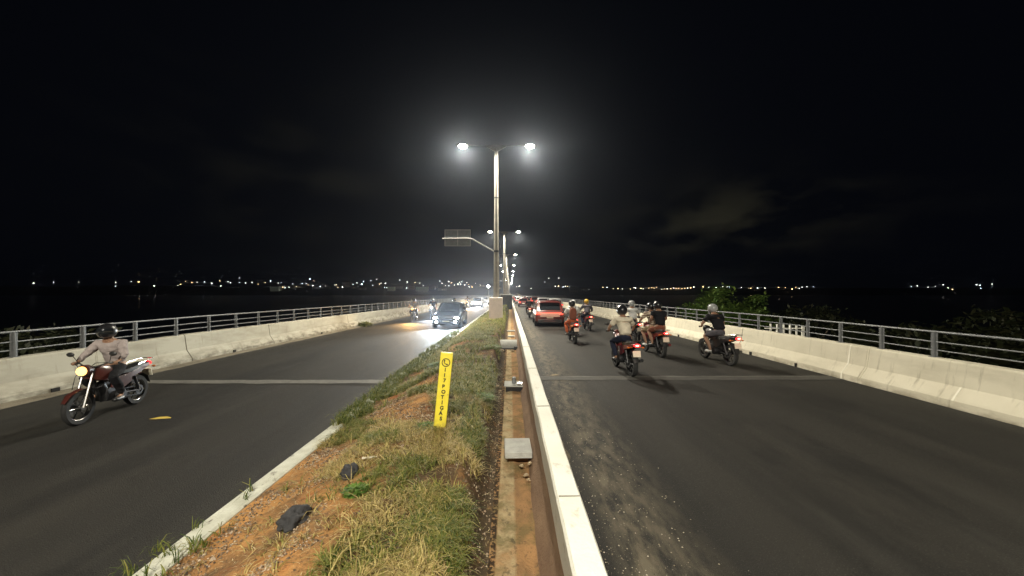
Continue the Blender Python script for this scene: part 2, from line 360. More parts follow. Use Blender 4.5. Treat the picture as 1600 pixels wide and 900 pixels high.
for m_ in (par, parL): mix_by(m_, (.16, .135, .09), lambda t: mul(t, nsock(t, 5, .58, .72, (.6, 1.6, .22), loc=(0, 3, 0)), .45))
whitem = mat('fresh_mortar', (.78, .75, .64), (.7, .67, .56), rough=.8, scale=8)
groove = mat('joint_groove', (.10, .085, .06), rough=1)
for y_ in (6.9, 11.3, 15.2, 22.5): band(PL, -9.5, y_, groove, pl, w=.018)
for y_ in (13.4, 20.2): band(PR, 8.1, y_, groove, pr, w=.014)
band(PR, 8.1, 9.15, whitem, pr); band(PR, 8.1, 6.85, whitem, pr, top=.36, bot=.08)
drk = mat('drain_hole', (.01, .009, .008), rough=1)
for y, w in ((12.6, .10), (10.6, .06), (18, .12), (25, .12)):
    MB().box((-.203, y, .05+gz(y)), (.03, w, .10)).build('drain_opening', drk, pr)
for y, w in ((7.9, .14), (13.0, .10), (19, .12), (25, .12)):
    MB().box((.223, y, .06+gz(y)), (.03, w, .12)).build('drain_opening', drk, pl)
# dirt ledge along the left parapet foot
ledge = mat('gutter_dirt', (.20, .175, .13), (.09, .075, .05), rough=1, scale=5, bump=.8, bscale=40, stretch=(1, .35, 1))
b = MB(); rings = []
for y in list(np.arange(-2, 40, .35))+[45, 50, 60, 80, 120]:
    w = .16+.10*noise.noise(Vector((y*.5, 0, 0)))+.05*noise.noise(Vector((y*2.2, 1, 0)))
    rings.append([(-9.29, y, .045+gz(y)), (-9.24+.3*w, y, .04+gz(y)), (-9.22+w, y, .006+gz(y)), (-9.20+w, y, -.02+gz(y))])
b.quadloft(rings); struct(b.build('gutter_dirt', ledge))
b = MB(); rings = []
for y in list(np.arange(-1, 26, .12))+[30, 40, 60]:
    w = .10+.12*max(-.6, noise.noise(Vector((y*.9, 5, 0))))+.05*noise.noise(Vector((y*4.2, 1, 3)))
    rings.append([(.515, y, .05+gz(y)), (.55+.3*w, y, .035+gz(y)+.01*noise.noise(Vector((y*7, 0, 0)))), (.58+w, y, .006+gz(y)), (.60+w, y, -.02+gz(y))])
b.quadloft(rings); struct(b.build('gutter_dirt', mat('wet_gutter_dirt', (.05, .042, .028), (.16, .13, .08), rough=1, scale=7, bump=.9, bscale=50)))

# railings
def railing(x, y0, step, label, rot):
    t = empty('bridge_railing', (x, y0, gz(y0)+.81)); tag(t, label, 'railing')
    def L(y, z): return (0, y-y0, z+gz(y)-gz(y0))
    ya = [y for y in YS if y > y0-14 and y < 460]; ya = sorted(set(ya+[460]))
    for z, r in ((.495, .021), (.30, .0125), (.14, .0125)):
        MB().tube([L(y, z) for y in ya], r, 8).build('rail', galv, t)
    ys = [y0+step*i for i in range(95)]
    if x > 0: extra = [y0-step*2.4]
    else: extra = [y0-step, y0-2*step]
    base = None
    for y in extra+ys:
        p = L(y, 0)
        if base is None:
            m = MB().quadloft([[(-.035, -.006, 0), (.055, -.006, 0), (.055, .006, 0), (-.035, .006, 0)], [(-.035, -.006, .25), (.045, -.006, .25), (.045, .006, .25), (-.035, .006, .25)], [(-.03, -.006, .485), (.03, -.006, .485), (.03, .006, .485), (-.03, .006, .485)]], True)
            m.box((-.005, 0, .006), (.13, .10, .012)); m.box((.0, .03, .24), (.012, .055, .47)); m.box((.0, -.03, .24), (.012, .055, .47))
            base = m.build('post', galv, t); base.location = p; o = base
        else:
            o = base.copy(); COL.objects.link(o); o.parent = t; o.location = p
    far = MB()
    for i in range(95, 260):
        y = y0+step*i
        if y > 440: break
        p = L(y, 0); far.box((p[0], p[1], p[2]+.24), (.07, .012, .48))
    f = far.build('far_posts', galv, t); f['kind'] = 'stuff'
railing(8.26, 7.45, 1.06, 'galvanised three-bar railing on top of the right parapet', 1)
railing(-9.64, 7.52, 1.21, 'galvanised three-bar railing on top of the left parapet', -1)

# ------------------------------------------------------------------ street lamps
lens = emit('lamp_glass', (1.0, .93, .74), 60)
lens2 = emit('lamp_glass_led', (.92, .97, 1.0), 60)
def street_lamp(first=False):
    t = empty('street_lamp', (0, 0, 0)); H = 10.25
    pm = MB()
    pm.tube([(0, 0, 1.72), (0, 0, 5), (0, 0, H-.1)], [.17, .135, .085], 16); pm.build('pole', polem, t)
    if first:
        MB().tube([(0, 0, 7.35), (0, 0, 7.41)], .125, 14).box((.16, 0, 7.38), (.2, .04, .05)).build('pole_band', darkmet, t)
    br = MB(); br.quadloft([[(-.62, -.04, H+.04), (0, -.07, H-.30), (.62, -.04, H+.04), (0, -.07, H+.08)], [(-.62, .04, H+.04), (0, .07, H-.30), (.62, .04, H+.04), (0, .07, H+.08)]], True)
    br.build('bracket', polem, t)
    for s in (-1, 1):
        MB().tube([(s*.3, 0, H), (s*1.0, 0, H+.06), (s*1.6, 0, H+.08)], .028, 8).build('arm', galv, t)
        h = MB().quadloft([[(s*(1.58+a*.62), y*w, H+.10+z) for y, z in ((-.06, -.045), (.06, -.045), (.06, .03), (0, .06), (-.06, .03))] for a, w in ((0, .8), (.2, 2.0), (.6, 2.3), (1, 1.1))], True)
        lu = h.build('luminaire', darkmet, t)
        g = MB().ball((s*1.88, 0, H+.03), (.25, .17, .13), 16, 8); g.build('lamp_glass', lens, lu)
    return t
def lamp_light(x, y, z, w, tilt):
    ld = bpy.data.lights.new('street_light', 'SPOT'); ld.energy = w; ld.spot_size = R(168); ld.spot_blend = .25; ld.shadow_soft_size = .15; ld.color = (1.0, .925, .76)
    o = bpy.data.objects.new('street_light', ld); COL.objects.link(o); o.location = (x, y, z); o.rotation_euler = (0, tilt, 0)
pedn = 0
ordn = ['nearest', 'second', 'third', 'fourth', 'fifth', 'sixth', 'seventh', 'eighth', 'ninth', 'tenth', 'eleventh', 'twelfth', 'thirteenth', 'fourteenth']
lampA = street_lamp(True)
for k in range(-1, 13):
    y = 21.5+29.5*k; g = gz(y); x = -.77
    t = lampA if k == 0 else copy_tree(lampA)
    t.location = (x, y, g)
    if k == -1: lb = 'double-armed lamp pole standing behind the camera position'
    elif k == 0: lb = 'nearest tall concrete double-armed street lamp, on the pale pedestal in the median'
    elif k == 1: lb = 'second street lamp along the median, rising from the dark pedestal'
    else: lb = '%s street lamp along the median, counted from the nearest' % ordn[k]
    tag(t, lb, 'street lamp', 'street lamps along the median')
    for s in (-1, 1):
        lamp_light(x+s*1.88, y, g+10.25-.16, LAMP_W*(1.3 if k == -1 else 1) if k < 5 else LAMP_W*.8, 0)
    if k == -1: continue
    if k == 0: p = MB().box((-.02, -.02, .95), (.74, .62, 1.72)).build('lamp_pedestal', concp, None, .015); lb = 'pale square concrete pedestal carrying the nearest lamp pole'
    elif k == 1: p = MB().box((.32, -2, .85), (1.42, 1.4, 2.15)).build('lamp_pedestal', concd, None, .02); MB().box((.32, -2, 1.97), (1.5, 1.48, .08)).build('cap', conc, p, .01); lb = 'dark concrete pedestal behind the nearest lamp, reaching the median wall'
    else: p = MB().box((0, 0, .85), (.74, .62, 1.75)).build('lamp_pedestal', concp, None, .015); lb = 'concrete pedestal under the %s street lamp' % ordn[k]
    if k == 1: MB().box((0, 0, .85), (.8, .7, 1.75)).build('footing', concd, p, .02)
    p.location = (x, y, g); tag(p, lb, 'pedestal', 'pedestals of the street lamps')

# overhead sign seen from behind
t = empty('road_sign', (-.77, 21.5, gz(21.5))); tag(t, 'overhead road sign showing its grey back, on a diagonal arm off the nearest lamp pole', 'road sign')
z0 = -gz(21.5)
MB().tube([(-.12, 0, 4.22+z0), (-1.30, 0, 4.88+z0), (-1.42, 0, 4.93+z0), (-1.6, 0, 4.945+z0), (-3.02, 0, 4.93+z0)], .034, 10).build('arm', mat('white_pipe', (.42, .42, .4), rough=.5), t)
MB().lathe([(.155, -.05), (.155, .05)], (0, 0, 4.22+z0), 'z', 16).build('clamp', darkmet, t)
sp = MB().box((-2.165, .07, 4.98+z0), (1.43, .02, .90)).build('sign_panel', signb, t)
fr = MB()
for z in (-.45, .45): fr.box((-2.165, .045, 4.98+z0+z), (1.46, .03, .03))
for xx in (-.715, .715, 0): fr.box((-2.165+xx, .043, 4.98+z0), (.03, .034, .90))
fr.build('frame', mat('sign_frame', (.5, .5, .5), rough=.6), t)
# a further sign arm and camera mast down the road
t = empty('camera_mast', (-1.0, 88, gz(88))); tag(t, 'distant curved mast arm between the far lamp poles', 'mast')
MB().tube([(0, 0, 0), (0, 0, 4.4), (-.3, 0, 4.9), (-1.6, 0, 5.2)], .08, 10).build('pole', galv, t); MB().box((-1.7, 0, 5.1), (.35, .3, .22)).build('camera_box', white, t)

# ------------------------------------------------------------------ yellow marker post with lettering
def textmesh(body, size, m, parent, loc, rot=(PI/2, 0, 0), ls=1.0, bold=.0, name='lettering', sx=1):
    c = bpy.data.curves.new('t', 'FONT'); c.body = body; c.size = size; c.align_x = 'CENTER'; c.align_y = 'CENTER'; c.extrude = .0012; c.space_line = ls; c.offset = bold
    o = bpy.data.objects.new('t', c); COL.objects.link(o); dg = bpy.context.evaluated_depsgraph_get(); me = bpy.data.meshes.new_from_object(o.evaluated_get(dg))
    bpy.data.objects.remove(o); me.materials.clear(); me.materials.append(m); q = bpy.data.objects.new(name, me); COL.objects.link(q); q.parent = parent; q.location = loc; q.rotation_euler = rot; q.scale = (sx, 1, 1); return q
px, py = -.85, 4.60; pz = moundz(px, py, False)-.06
t = empty('marker_post', (px, py, pz)); t.rotation_euler = (R(-2), R(5.4), R(6))
tag(t, 'leaning yellow marker post with a telephone symbol and black lettering in the grass', 'marker post')
HP = 2.1-.773-pz+.01
MB().quadloft([[(-.072, 0, 0), (.072, 0, 0), (.072, .055, 0), (-.072, .055, 0)], [(-.074, 0, HP), (.074, 0, HP), (.070, .055, HP+.004), (-.070, .055, HP+.004)]], True).build('post', yellow, t, .008)
y_ = -.003
zt = HP-.115
rg = MB(); rings = []
for k in range(33):
    a = 2*PI*k/32; rings.append([(r*math.cos(a), yy, r*math.sin(a)) for r, yy in ((.051, -.001), (.051, .002), (.041, .002), (.041, -.001))])
rg.quadloft(rings, True, False).build('symbol_ring', ink, t, loc=(0, y_, zt))
hs = MB().tube([(-.018, 0, .020), (-.022, 0, .002), (-.008, 0, -.016), (.014, 0, -.021)], [.0065, .0045, .0045, .0065], 8)
hs.tube([(-.026, 0, .024), (-.010, 0, .020)], .008, 8); hs.tube([(.010, 0, -.016), (.020, 0, -.028)], .008, 8)
hs.build('handset_symbol', ink, t, loc=(0, y_+.002, zt)).scale = (1, .3, 1)
zc = zt-.088
for ch in '117POTIGÁS':
    q = textmesh(ch, .060, ink, t, (.004*math.sin(zc*40), y_, zc), bold=.0024)
    zc -= .0635 if ch != '7' else .072
# ------------------------------------------------------------------ blocks and pipe over the channel
def P(px_, py_, d):                      # a point d metres below eye level, from its place in the photograph
    Y = 601*d/(py_-452); return (px_-797)/601*Y, Y
t = MB().box((0, 0, 0), (.315, .42, .075)).build('concrete_block', conc, None, .008); MB().box((0, .03, -.07), (.24, .30, .07)).build('footing', dirtf, t); t.location = (.092, 4.60, .205); t.rotation_euler = (0, 0, R(1.5))
tag(t, 'flat square grey concrete slab laid in the channel, nearest the camera', 'concrete slab')
t = empty('junction_box', (.08, 7.85, .13+gz(7.85))); tag(t, 'grey box with an upright pipe stub, in the channel beyond the nearest slab', 'junction box')
MB().box((0, 0, 0), (.33, .40, .12)).build('box', darkmet, t, .006); MB().box((-.01, 0, .072), (.37, .44, .02)).build('lid', conc, t, .004)
MB().tube([(-.0, .0, .08), (0, 0, .21)], .038, 12).build('pipe_stub', galv, t); MB().box((.12, -.1, .098), (.1, .12, .03)).build('clamp', chrome, t, .004)
t = empty('channel_cover', (-.11, 13.6, .23+gz(13.6))); tag(t, 'weathered round-topped concrete cover across the channel, beyond the junction box', 'channel cover')
pf = [(-.34, -.14), (-.34, .02), (-.24, .12), (0, .16), (.24, .12), (.34, .02), (.34, -.14)]
MB().quadloft([[(x, y, z) for y, z in pf] for x in (-.37, .35)], True).build('cover', conc, t, .01)
MB().box((.02, -.40, -.10), (.6, .1, .05)).box((.3, -.38, -.08), (.12, .2, .12)).build('bracket', darkmet, t)
for y, w, lb in ((19.5, .4, 'thin rusty plate across the channel far beyond the rounded cover'), (17, .3, 'small concrete plate across the channel just past the rounded cover')):
    t = MB().box((0, 0, 0), (w, .25, .05)).build('cover_plate', conc, None, .006); t.location = (.05, y, .14+gz(y)); tag(t, lb, 'cover plate')
def rock(name, r, seed, m, fl=.75, sub=3, amp=.35):
    bm = bmesh.new(); bmesh.ops.create_icosphere(bm, subdivisions=sub, radius=1)
    for v in bm.verts:
        n = noise.noise(v.co*1.3+Vector((seed, 0, 0)))*amp+noise.noise(v.co*3.5+Vector((0, seed, 0)))*amp*.35
        v.co = v.co*(1+n); v.co.z *= fl; v.co *= r
    me = bpy.data.meshes.new(name); bm.to_mesh(me); bm.free(); me.materials.append(m); return link(name, me, None, 0, 75)
rockm = mat('dark_stone', (.045, .045, .048), (.02, .02, .022), rough=.85, scale=9, bump=.7, bscale=40)
for (qx, qy, r, sd, lb, sy) in ((545, 742, .078, 2, 'dark grey stone beside the green weed, farther of the two', .85), (463, 805, .078, 9, 'dark lumpy stone lying on bare orange sand, nearer of the two', 1.3)):
    X, Y = P(qx, qy, 1.71); o = rock('stone', r, sd, rockm, .95, 4, .6); o.location = (X, Y, moundz(X, Y, False)+.045); o.scale = (1.0, sy, 1); o.rotation_euler = (0, 0, R(-38)); tag(o, lb, 'stone')
X, Y = P(578, 716, 1.68)
b = MB(); rr = []
for i in range(8):
    rr.append([(-.07+.02*i, -.025+.012*j, .012*noise.noise(Vector((i*1.7, j*1.9, 2)))+.012) for j in range(5)])
b.quadloft(rr); o = b.build('litter_paper', mat('dirty_paper', (.72, .66, .52), rough=.8)); o.location = (X, Y, moundz(X, Y)+.012); o.rotation_euler = (0, 0, .3); tag(o, 'crumpled pale scrap of paper on bare soil above the dark stone', 'litter')
litm = mat('pale_rubble', (.42, .34, .22), (.2, .14, .08), rough=.9, scale=15)
rub = []
for (qx, qy, d, r) in ((812, 517, 1.75, .10), (824, 583, 1.9, .06), (807, 480, 1.8, .16), (789, 487, 1.8, .13), (785, 548, 1.9, .1), (801, 549, 1.9, .09), (777, 604, 1.8, .05), (781, 612, 1.85, .04), (757, 674, 1.85, .025), (758, 690, 1.9, .025), (815, 730, 1.98, .04), (828, 726, 1.95, .035), (822, 745, 1.98, .045), (826, 752, 1.98, .03)):
    X, Y = P(qx, qy, d); o = rock('rubble_piece', r*.6, qx, litm, .5, 2, .8); o.location = (X, Y, 2.1-d+.02); rub.append(o)
    wh = 'in front of the near slab' if qy > 725 else 'on the mound side beyond the near slab' if 600 < qy < 700 else 'between the junction box and the rounded cover' if qy > 530 else 'beyond the rounded cover, towards the lamp pedestal'
    tag(o, ('small ' if r < .05 else 'larger ')+'pale piece of rubble in the channel, '+wh, 'rubble', 'rubble pieces in the channel')
# fallen leaves / yellow flecks on the road
lm = mat('yellow_leaf', (.62, .48, .10), (.5, .36, .08), rough=.6)
for (qx, qy, s, lb) in ((253, 652, .16, 'curled yellow leaf lying on the asphalt of the left carriageway'), (818, 564, .10, 'pale scrap beside the foot of the median wall'), (866, 585, .12, 'pale scrap on the right carriageway by the expansion joint')):
    X, Y = P(qx, qy, 2.1); b = MB()
    b.quadloft([[(-s, 0, .004), (-s*.9, .01, .006)], [(-s*.3, -.028, .006), (-.2*s, .035, .022)], [(s*.5, -.022, .008), (s*.5, .03, .026)], [(s, .0, .004), (s*.97, .012, .012)]])
    o = b.build('leaf', lm if qx == 253 else litm); o.location = (X, Y, gz(Y)+.012); o.rotation_euler = (0, 0, .15); tag(o, lb, 'leaf' if qx == 253 else 'litter')

# ------------------------------------------------------------------ grass, gravel, weeds
def blades(name, pos, hgt, wid, lean, m, rnd, curl=.45, ang=None):
    n = len(pos); ang = rng.uniform(0, 2*PI, n) if ang is None else ang; ca, sa = np.cos(ang), np.sin(ang)
    sd = ang+rng.uniform(1.1, 2.0, n); w = np.stack([np.cos(sd)*wid, np.sin(sd)*wid, 0*wid], 1)
    L = lean*hgt; k = np.minimum(1.3, lean)
    def pt(a, h): return pos+np.stack([ca*L*a, sa*L*a, hgt*h], 1)
    p1 = pt(.16, .40); p2 = pt(.50, .74-.12*k); p3 = pt(1.0, 0)+np.stack([0*L, 0*L, hgt*(.95-.55*k)], 1)
    V = np.zeros((n, 7, 3)); V[:, 0] = pos-w; V[:, 1] = pos+w; V[:, 2] = p1+w; V[:, 3] = p1-w; V[:, 4] = p2+w*.7; V[:, 5] = p2-w*.7; V[:, 6] = p3
    i = np.arange(n)*7; me = bpy.data.meshes.new(name)
    me.vertices.add(n*7); me.vertices.foreach_set('co', V.reshape(-1)); me.loops.add(n*11)
    li = np.stack([i, i+1, i+2, i+3, i+3, i+2, i+4, i+5, i+5, i+4, i+6], 1).reshape(-1); me.loops.foreach_set('vertex_index', li.astype(np.int32))
    me.polygons.add(n*3); st = np.empty(n*3, np.int32); q = np.arange(n)*11; st[0::3] = q; st[1::3] = q+4; st[2::3] = q+8
    me.polygons.foreach_set('loop_start', st); me.update(calc_edges=True); me.validate()
    at = me.attributes.new('rnd', 'FLOAT', 'POINT'); at.data.foreach_set('value', np.repeat(rnd, 7).astype(np.float32))
    me.materials.append(m); o = bpy.data.objects.new(name, me); COL.objects.link(o); return o
def nz(x, y, s, o=0): return noise.noise(Vector((x*s, y*s, o)))
def bare(y, x):
    # bare sandy tongue and gravel on the left near the camera; thick grass on the right and farther away
    return sm((5.2-y)/2.2)*sm((-1.02+.25*nz(0, y, 1.3, 5)-x)/.22)
def grass_density(x, y):
    d = 1-bare(y, x)*.97
    d *= .45+.55*sm((nz(x, y, 1.5, 2)+.30)/.3)
    if y > 3.3: d *= sm((nz(x, y, 1.1, 8)+.30-.25*sm((-.9-x)/.5)*sm((14-y)/6))/.22+.08)
    d *= .25+.75*sm((nz(x, y, 6, 12)+.25)/.3)
    return max(0, d)
def scatter(n, y0, y1, x0=-2.40, x1=-.24, dens=grass_density, pw=1.6, clump=0, sp=.018):
    out = []; an = []
    while len(out) < n:
        u = random.random(); y = y0+(y1-y0)*u**pw; x = random.uniform(x0, x1)
        if random.random() < dens(x, y):
            for k in range(1+clump):
                a = random.uniform(0, 2*PI); q = sp*random.random()
                xx = x+q*math.cos(a); yy = y+q*math.sin(a); out.append((xx, yy, moundz(xx, yy, False)-.008)); an.append(a)
    scatter.ang = np.array(an[:n])+rng.normal(0, .5, n)
    return np.array(out[:n])
p = scatter(80000, .7, 8, clump=13, sp=.035, x1=-.33); an = scatter.ang; n = len(p)
pick0 = np.array([sm((1.02-a[1]*.10)+nz(a[0], a[1], 1.6, 4)*2.6-(.5 if a[0] > -.55 else 0)) for a in p]); pick = rng.random(n) < pick0
for nm, q, m_, lb, h0, h1 in (('dry_grass', pick, grassD, 'dry straw-coloured grass covering the near part of the median', .03, .12), ('green_grass', ~pick, grassG, 'short green grass growing among the dry grass of the near median', .03, .13)):
    k = q.sum(); o = blades(nm, p[q], rng.uniform(h0, h1, k)*rng.uniform(.6, 1.1, k), rng.uniform(.0016, .0044, k), rng.uniform(.3, 2.1, k), m_, np.clip(rng.normal(.55, .28, k), 0, 1), ang=an[q]); tag(o, lb, 'grass', kind='stuff')
p = scatter(15000, .7, 10, x0=-2.38, x1=-.14, dens=lambda x, y: .35+.65*sm((nz(x, y, 2.2, 6)+.1)/.3), clump=2, sp=.05); n = len(p)
o = blades('fallen_straw', p+np.array([0, 0, .012]), rng.uniform(.004, .016, n), rng.uniform(.0010, .0024, n), rng.uniform(2, 6, n), leaf_mat('straw', [(.12, .08, .04), (.28, .2, .10), (.5, .4, .22), (.62, .54, .34)], .1), rng.random(n)); tag(o, 'dead straw and leaf litter lying on the soil of the median', 'straw litter', kind='stuff')
p = scatter(56000, 6, 30, clump=6, pw=1.3, x1=-.30); n = len(p)
o = blades('median_grass', p, rng.uniform(.05, .17, n), rng.uniform(.003, .007, n), rng.uniform(.3, 1.5, n), grassG, np.clip(rng.normal(.6, .28, n), 0, 1)); tag(o, 'yellow-green grass covering the median as far as the nearest lamp', 'grass', kind='stuff')
p = scatter(12000, 29, 120, clump=3); n = len(p)
o = blades('far_median_grass', p, rng.uniform(.06, .2, n), rng.uniform(.012, .03, n), rng.uniform(.2, 1, n), grassG, rng.random(n)); tag(o, 'grass on the median beyond the nearest lamp', 'grass', kind='stuff')
# taller tufts over the kerb and straggly stalks
kd = lambda x, y: (1 if y > 5.6 else .22 if (1.6 < y < 3.1 and nz(0, y, 1.7, 4) > -.2) else .02)
p = scatter(8000, 1.7, 18, -2.66, -2.3, kd, 1.5, 8, sp=.04); n = len(p); p[:, 2] = np.maximum(p[:, 2], .13)
o = blades('kerb_grass', p, rng.uniform(.05, .16, n), rng.uniform(.002, .0045, n), rng.uniform(.3, 1.6, n), grassG, rng.random(n)*.8); tag(o, 'tufts of grass spilling over the white kerb', 'grass', kind='stuff')
p = scatter(1500, 1.5, 22, -2.3, -.36, lambda x, y: max(.05, nz(x, y, 1.4, 9)*2)*(1-.9*bare(y, x)), 1.4, 5, sp=.04); n = len(p)
o = blades('tall_stalks', p, rng.uniform(.12, .26, n), rng.uniform(.0015, .0035, n), rng.uniform(.5, 1.5, n), grassD, rng.random(n)); tag(o, 'thin tall dry stalks rising above the median grass', 'grass', kind='stuff')
# leafy weeds
def weed(cx, cy, r, h, n, label, m=weedm, cz=None, group=None, name='weed_plant', cat='weed', lw=.02):
    V = []; F = []; RR = []
    for i in range(n):
        a = random.uniform(0, 2*PI); q = r*math.sqrt(random.random()); hh = h*random.uniform(.15, 1)*(1-.5*q/r)
        c = Vector((q*math.cos(a), q*math.sin(a), hh)); l = lw*random.uniform(.6, 1.5); d = Vector((math.cos(a), math.sin(a), random.uniform(-.3, .7))).normalized(); s = d.cross(Vector((0, 0, 1))).normalized()
        b0 = len(V); V += [c-d*l, c+s*l*.45, c+d*l, c-s*l*.45]; F.append((b0, b0+1, b0+2, b0+3)); RR += [random.random()]*4
    me = bpy.data.meshes.new(name); me.from_pydata(V, [], F); me.materials.append(m); at = me.attributes.new('rnd', 'FLOAT', 'POINT'); at.data.foreach_set('value', RR)
    o = bpy.data.objects.new(name, me); COL.objects.link(o); o.location = (cx, cy, moundz(cx, cy, False) if cz is None else cz); tag(o, label, cat, group); return o
X, Y = P(556, 772, 1.70); weed(X, Y, .10, .07, 330, 'small bright green leafy weed just in front of the farther dark stone')
X, Y = P(672, 668, 1.66); weed(X-.05, Y, .16, .09, 420, 'spreading green leafy weed at the foot of the yellow marker post')
for X, Y, r_, lb in ((-.45, 5.9, .2, 'dark leafy weed on the channel edge just beyond the yellow marker post'), (-1.5, 8.3, .28, 'broad leafy weed in the middle of the median, well beyond the marker post'), (-.5, 10.5, .28, 'large leafy weed on the channel edge beside the junction box')):
    weed(X, Y, r_, .10, int(700*r_/.2), lb, lw=.018)
weed(-9.05, 24, .5, .35, 700, 'low weed sprouting from the foot of the left parapet', grassG, gz(24), lw=.06)
# gravel
def gravel():
    V = []; F = []; base = [(1, 0, 0), (-.9, .1, 0), (0, 1, .1), (.1, -.9, 0), (0, 0, .8), (.1, 0, -.8)]; fs = [(0, 2, 4), (2, 1, 4), (1, 3, 4), (3, 0, 4), (2, 0, 5), (1, 2, 5), (3, 1, 5), (0, 3, 5)]
    cnt = 0; RR = []
    while cnt < 16000:
        y = .8+9*random.random()**1.9; x = random.uniform(-2.4, -.15)
        d = sm((nz(x, y, 1.9, 11)+.12)/.2)*(1 if x < -1 else .35)
        if x > -.4: d = .25
        if random.random() > d: continue
        r = random.uniform(.004, .013)*(1.6 if random.random() < .06 else 1); z = moundz(x, y); a = random.uniform(0, 6.28); c, s = math.cos(a), math.sin(a); b0 = len(V)
        for q in base: V.append((x+r*(q[0]*c-q[1]*s)*random.uniform(.7, 1.3), y+r*(q[0]*s+q[1]*c)*random.uniform(.7, 1.3), z+r*(q[2]+.3)))
        F += [(b0+i, b0+j, b0+k) for i, j, k in fs]; RR += [random.random()]*6; cnt += 1
    me = bpy.data.meshes.new('gravel'); me.from_pydata(V, [], F); at = me.attributes.new('rnd', 'FLOAT', 'POINT'); at.data.foreach_set('value', RR)
    me.materials.append(leaf_mat('gravel_stone', [(.05, .035, .025), (.13, .09, .055), (.24, .16, .10), (.5, .42, .32)], 0.0)); o = bpy.data.objects.new('gravel', me); COL.objects.link(o)
    tag(o, 'loose gravel and crumbs of soil on the median', 'gravel', kind='stuff')
gravel()
def crumbs():
    V = []; F = []; RR = []; base = [(1, 0, 0), (-.9, .1, 0), (0, 1, .1), (.1, -.9, 0), (0, 0, .8)]; fs = [(0, 2, 4), (2, 1, 4), (1, 3, 4), (3, 0, 4)]
    for i in range(2600):
        y = 1.2+14*random.random()**1.6; x = .62+abs(random.gauss(0, .42)); r = random.uniform(.002, .009)
        b0 = len(V); V += [(x+r*q[0], y+r*q[1], gz(y)+r*q[2]+.004) for q in base]; F += [tuple(b0+k for k in f) for f in fs]; RR += [random.random()]*5
    me = bpy.data.meshes.new('grit'); me.from_pydata(V, [], F); at = me.attributes.new('rnd', 'FLOAT', 'POINT'); at.data.foreach_set('value', RR)
    me.materials.append(leaf_mat('grit_stone', [(.05, .045, .03), (.2, .17, .12), (.5, .45, .36)], 0)); o = bpy.data.objects.new('grit', me); COL.objects.link(o); tag(o, 'loose grit scattered along the foot of the median wall', 'grit', kind='stuff')
crumbs()

# ------------------------------------------------------------------ trees and scrub below the bridge
def tree(name, x, y, ztop, rad, h, n, label, m, cat='tree', group=None, g=None, ls=.13):
    z0 = bank(x, y)-.1 if g is None else g; t = empty(name, (x, y, z0)); tag(t, label, cat, group); H = ztop-z0
    b = MB(); b.tube([(0, 0, 0), (.1, .05, H*.3), (-.05, .1, H*.6)], [.16, .12, .07], 8); tips = []
    for k in range(9):
        a = k*2.4+random.random(); e = rad*random.uniform(.5, .95); zt_ = H-h*random.uniform(.25, .8)
        b.tube([(0, .05, H*.4), (e*.5*math.cos(a), e*.5*math.sin(a), (H*.45+zt_)/2), (e*math.cos(a), e*math.sin(a), zt_)], [.07, .045, .015], 6)
        tips.append(Vector((e*math.cos(a), e*math.sin(a), zt_)))
    b.build('trunk', bark, t)
    V = []; F = []; RR = []; cl = []
    for k in range(46):
        a = random.uniform(0, 2*PI); q = rad*math.sqrt(random.random()); zz = H-h*.5+h*.46*math.sqrt(max(0, 1-(q/rad)**2))*random.choice((1, .7, .3, -.5)); cl.append((Vector((q*math.cos(a), q*math.sin(a), zz+.15*random.gauss(0, 1))), rad*random.uniform(.14, .27)))
    cl += [(p_, rad*.25) for p_ in tips]
    for i in range(n):
        c, r = random.choice(cl); d = Vector((random.gauss(0, 1), random.gauss(0, 1), random.gauss(0, .8)))*r*.55; c2 = c+d
        l = ls*random.uniform(.5, 1.3); u = Vector((random.gauss(0, 1), random.gauss(0, 1), random.gauss(0, .5))).normalized(); w = u.cross(Vector((random.random(), random.random(), 1))).normalized()
        b0 = len(V); V += [c2-u*l, c2+w*l*.4, c2+u*l, c2-w*l*.4]; F.append((b0, b0+1, b0+2, b0+3)); RR += [random.random()]*4
    me = bpy.data.meshes.new('crown'); me.from_pydata(V, [], F); me.materials.append(m); at = me.attributes.new('rnd', 'FLOAT', 'POINT'); at.data.foreach_set('value', RR)
    o = bpy.data.objects.new('crown', me); COL.objects.link(o); o.parent = t; return t
tree('leafy_tree', 11.9, 20.8, 1.9, 1.95, 3.2, 9000, 'green leafy tree showing its lit crown above the right railing', treeleaf)
tree('leafy_tree', 15.2, 19.5, 1.15, 2.0, 2.6, 4500, 'dim lower tree just right of the lit green tree', scrubleaf)
tree('bush', -14.2, 11.6, .95, 1.7, 2.2, 4200, 'dark green bush behind the left railing, at the left end of the photo', scrubleaf, 'bush')
tree('bush', -15.6, 9.2, .8, 1.5, 2.0, 3000, 'dark bush at the far left edge behind the railing', scrubleaf, 'bush')
for i, (x, y, zt_, r) in enumerate(((13.5, 13.5, .9, 1.5), (15.5, 11.5, 1.0, 1.7), (13.2, 9.5, .55, 1.5), (17.5, 13.5, 1.3, 1.8), (17, 9, .9, 1.8), (12.2, 17.0, .3, 1.3), (19.5, 11, 1.3, 1.8))):
    tree('bush', x, y, zt_, r, 2.6, 2600, 'dim olive scrub bush behind the right railing, ' + ('between two others, low down', 'second from the right end', 'low one close to the parapet', 'topmost in the middle', 'nearest the right edge of the photo', 'leftmost, beside the white post railing', 'farthest back in the dark')[i], scrubleaf, 'bush', 'scrub bushes behind the right railing', ls=.15)
t = empty('low_railing', (10.2, 14.2, -.35)); tag(t, 'small white post railing beyond the right parapet, under the tree', 'railing')
for k in range(6):
    MB().box((-.55+.24*k, 0, .55+.0), (.045 if k < 5 else .09, .05, 1.25-.03*k)).build('post', white, t)
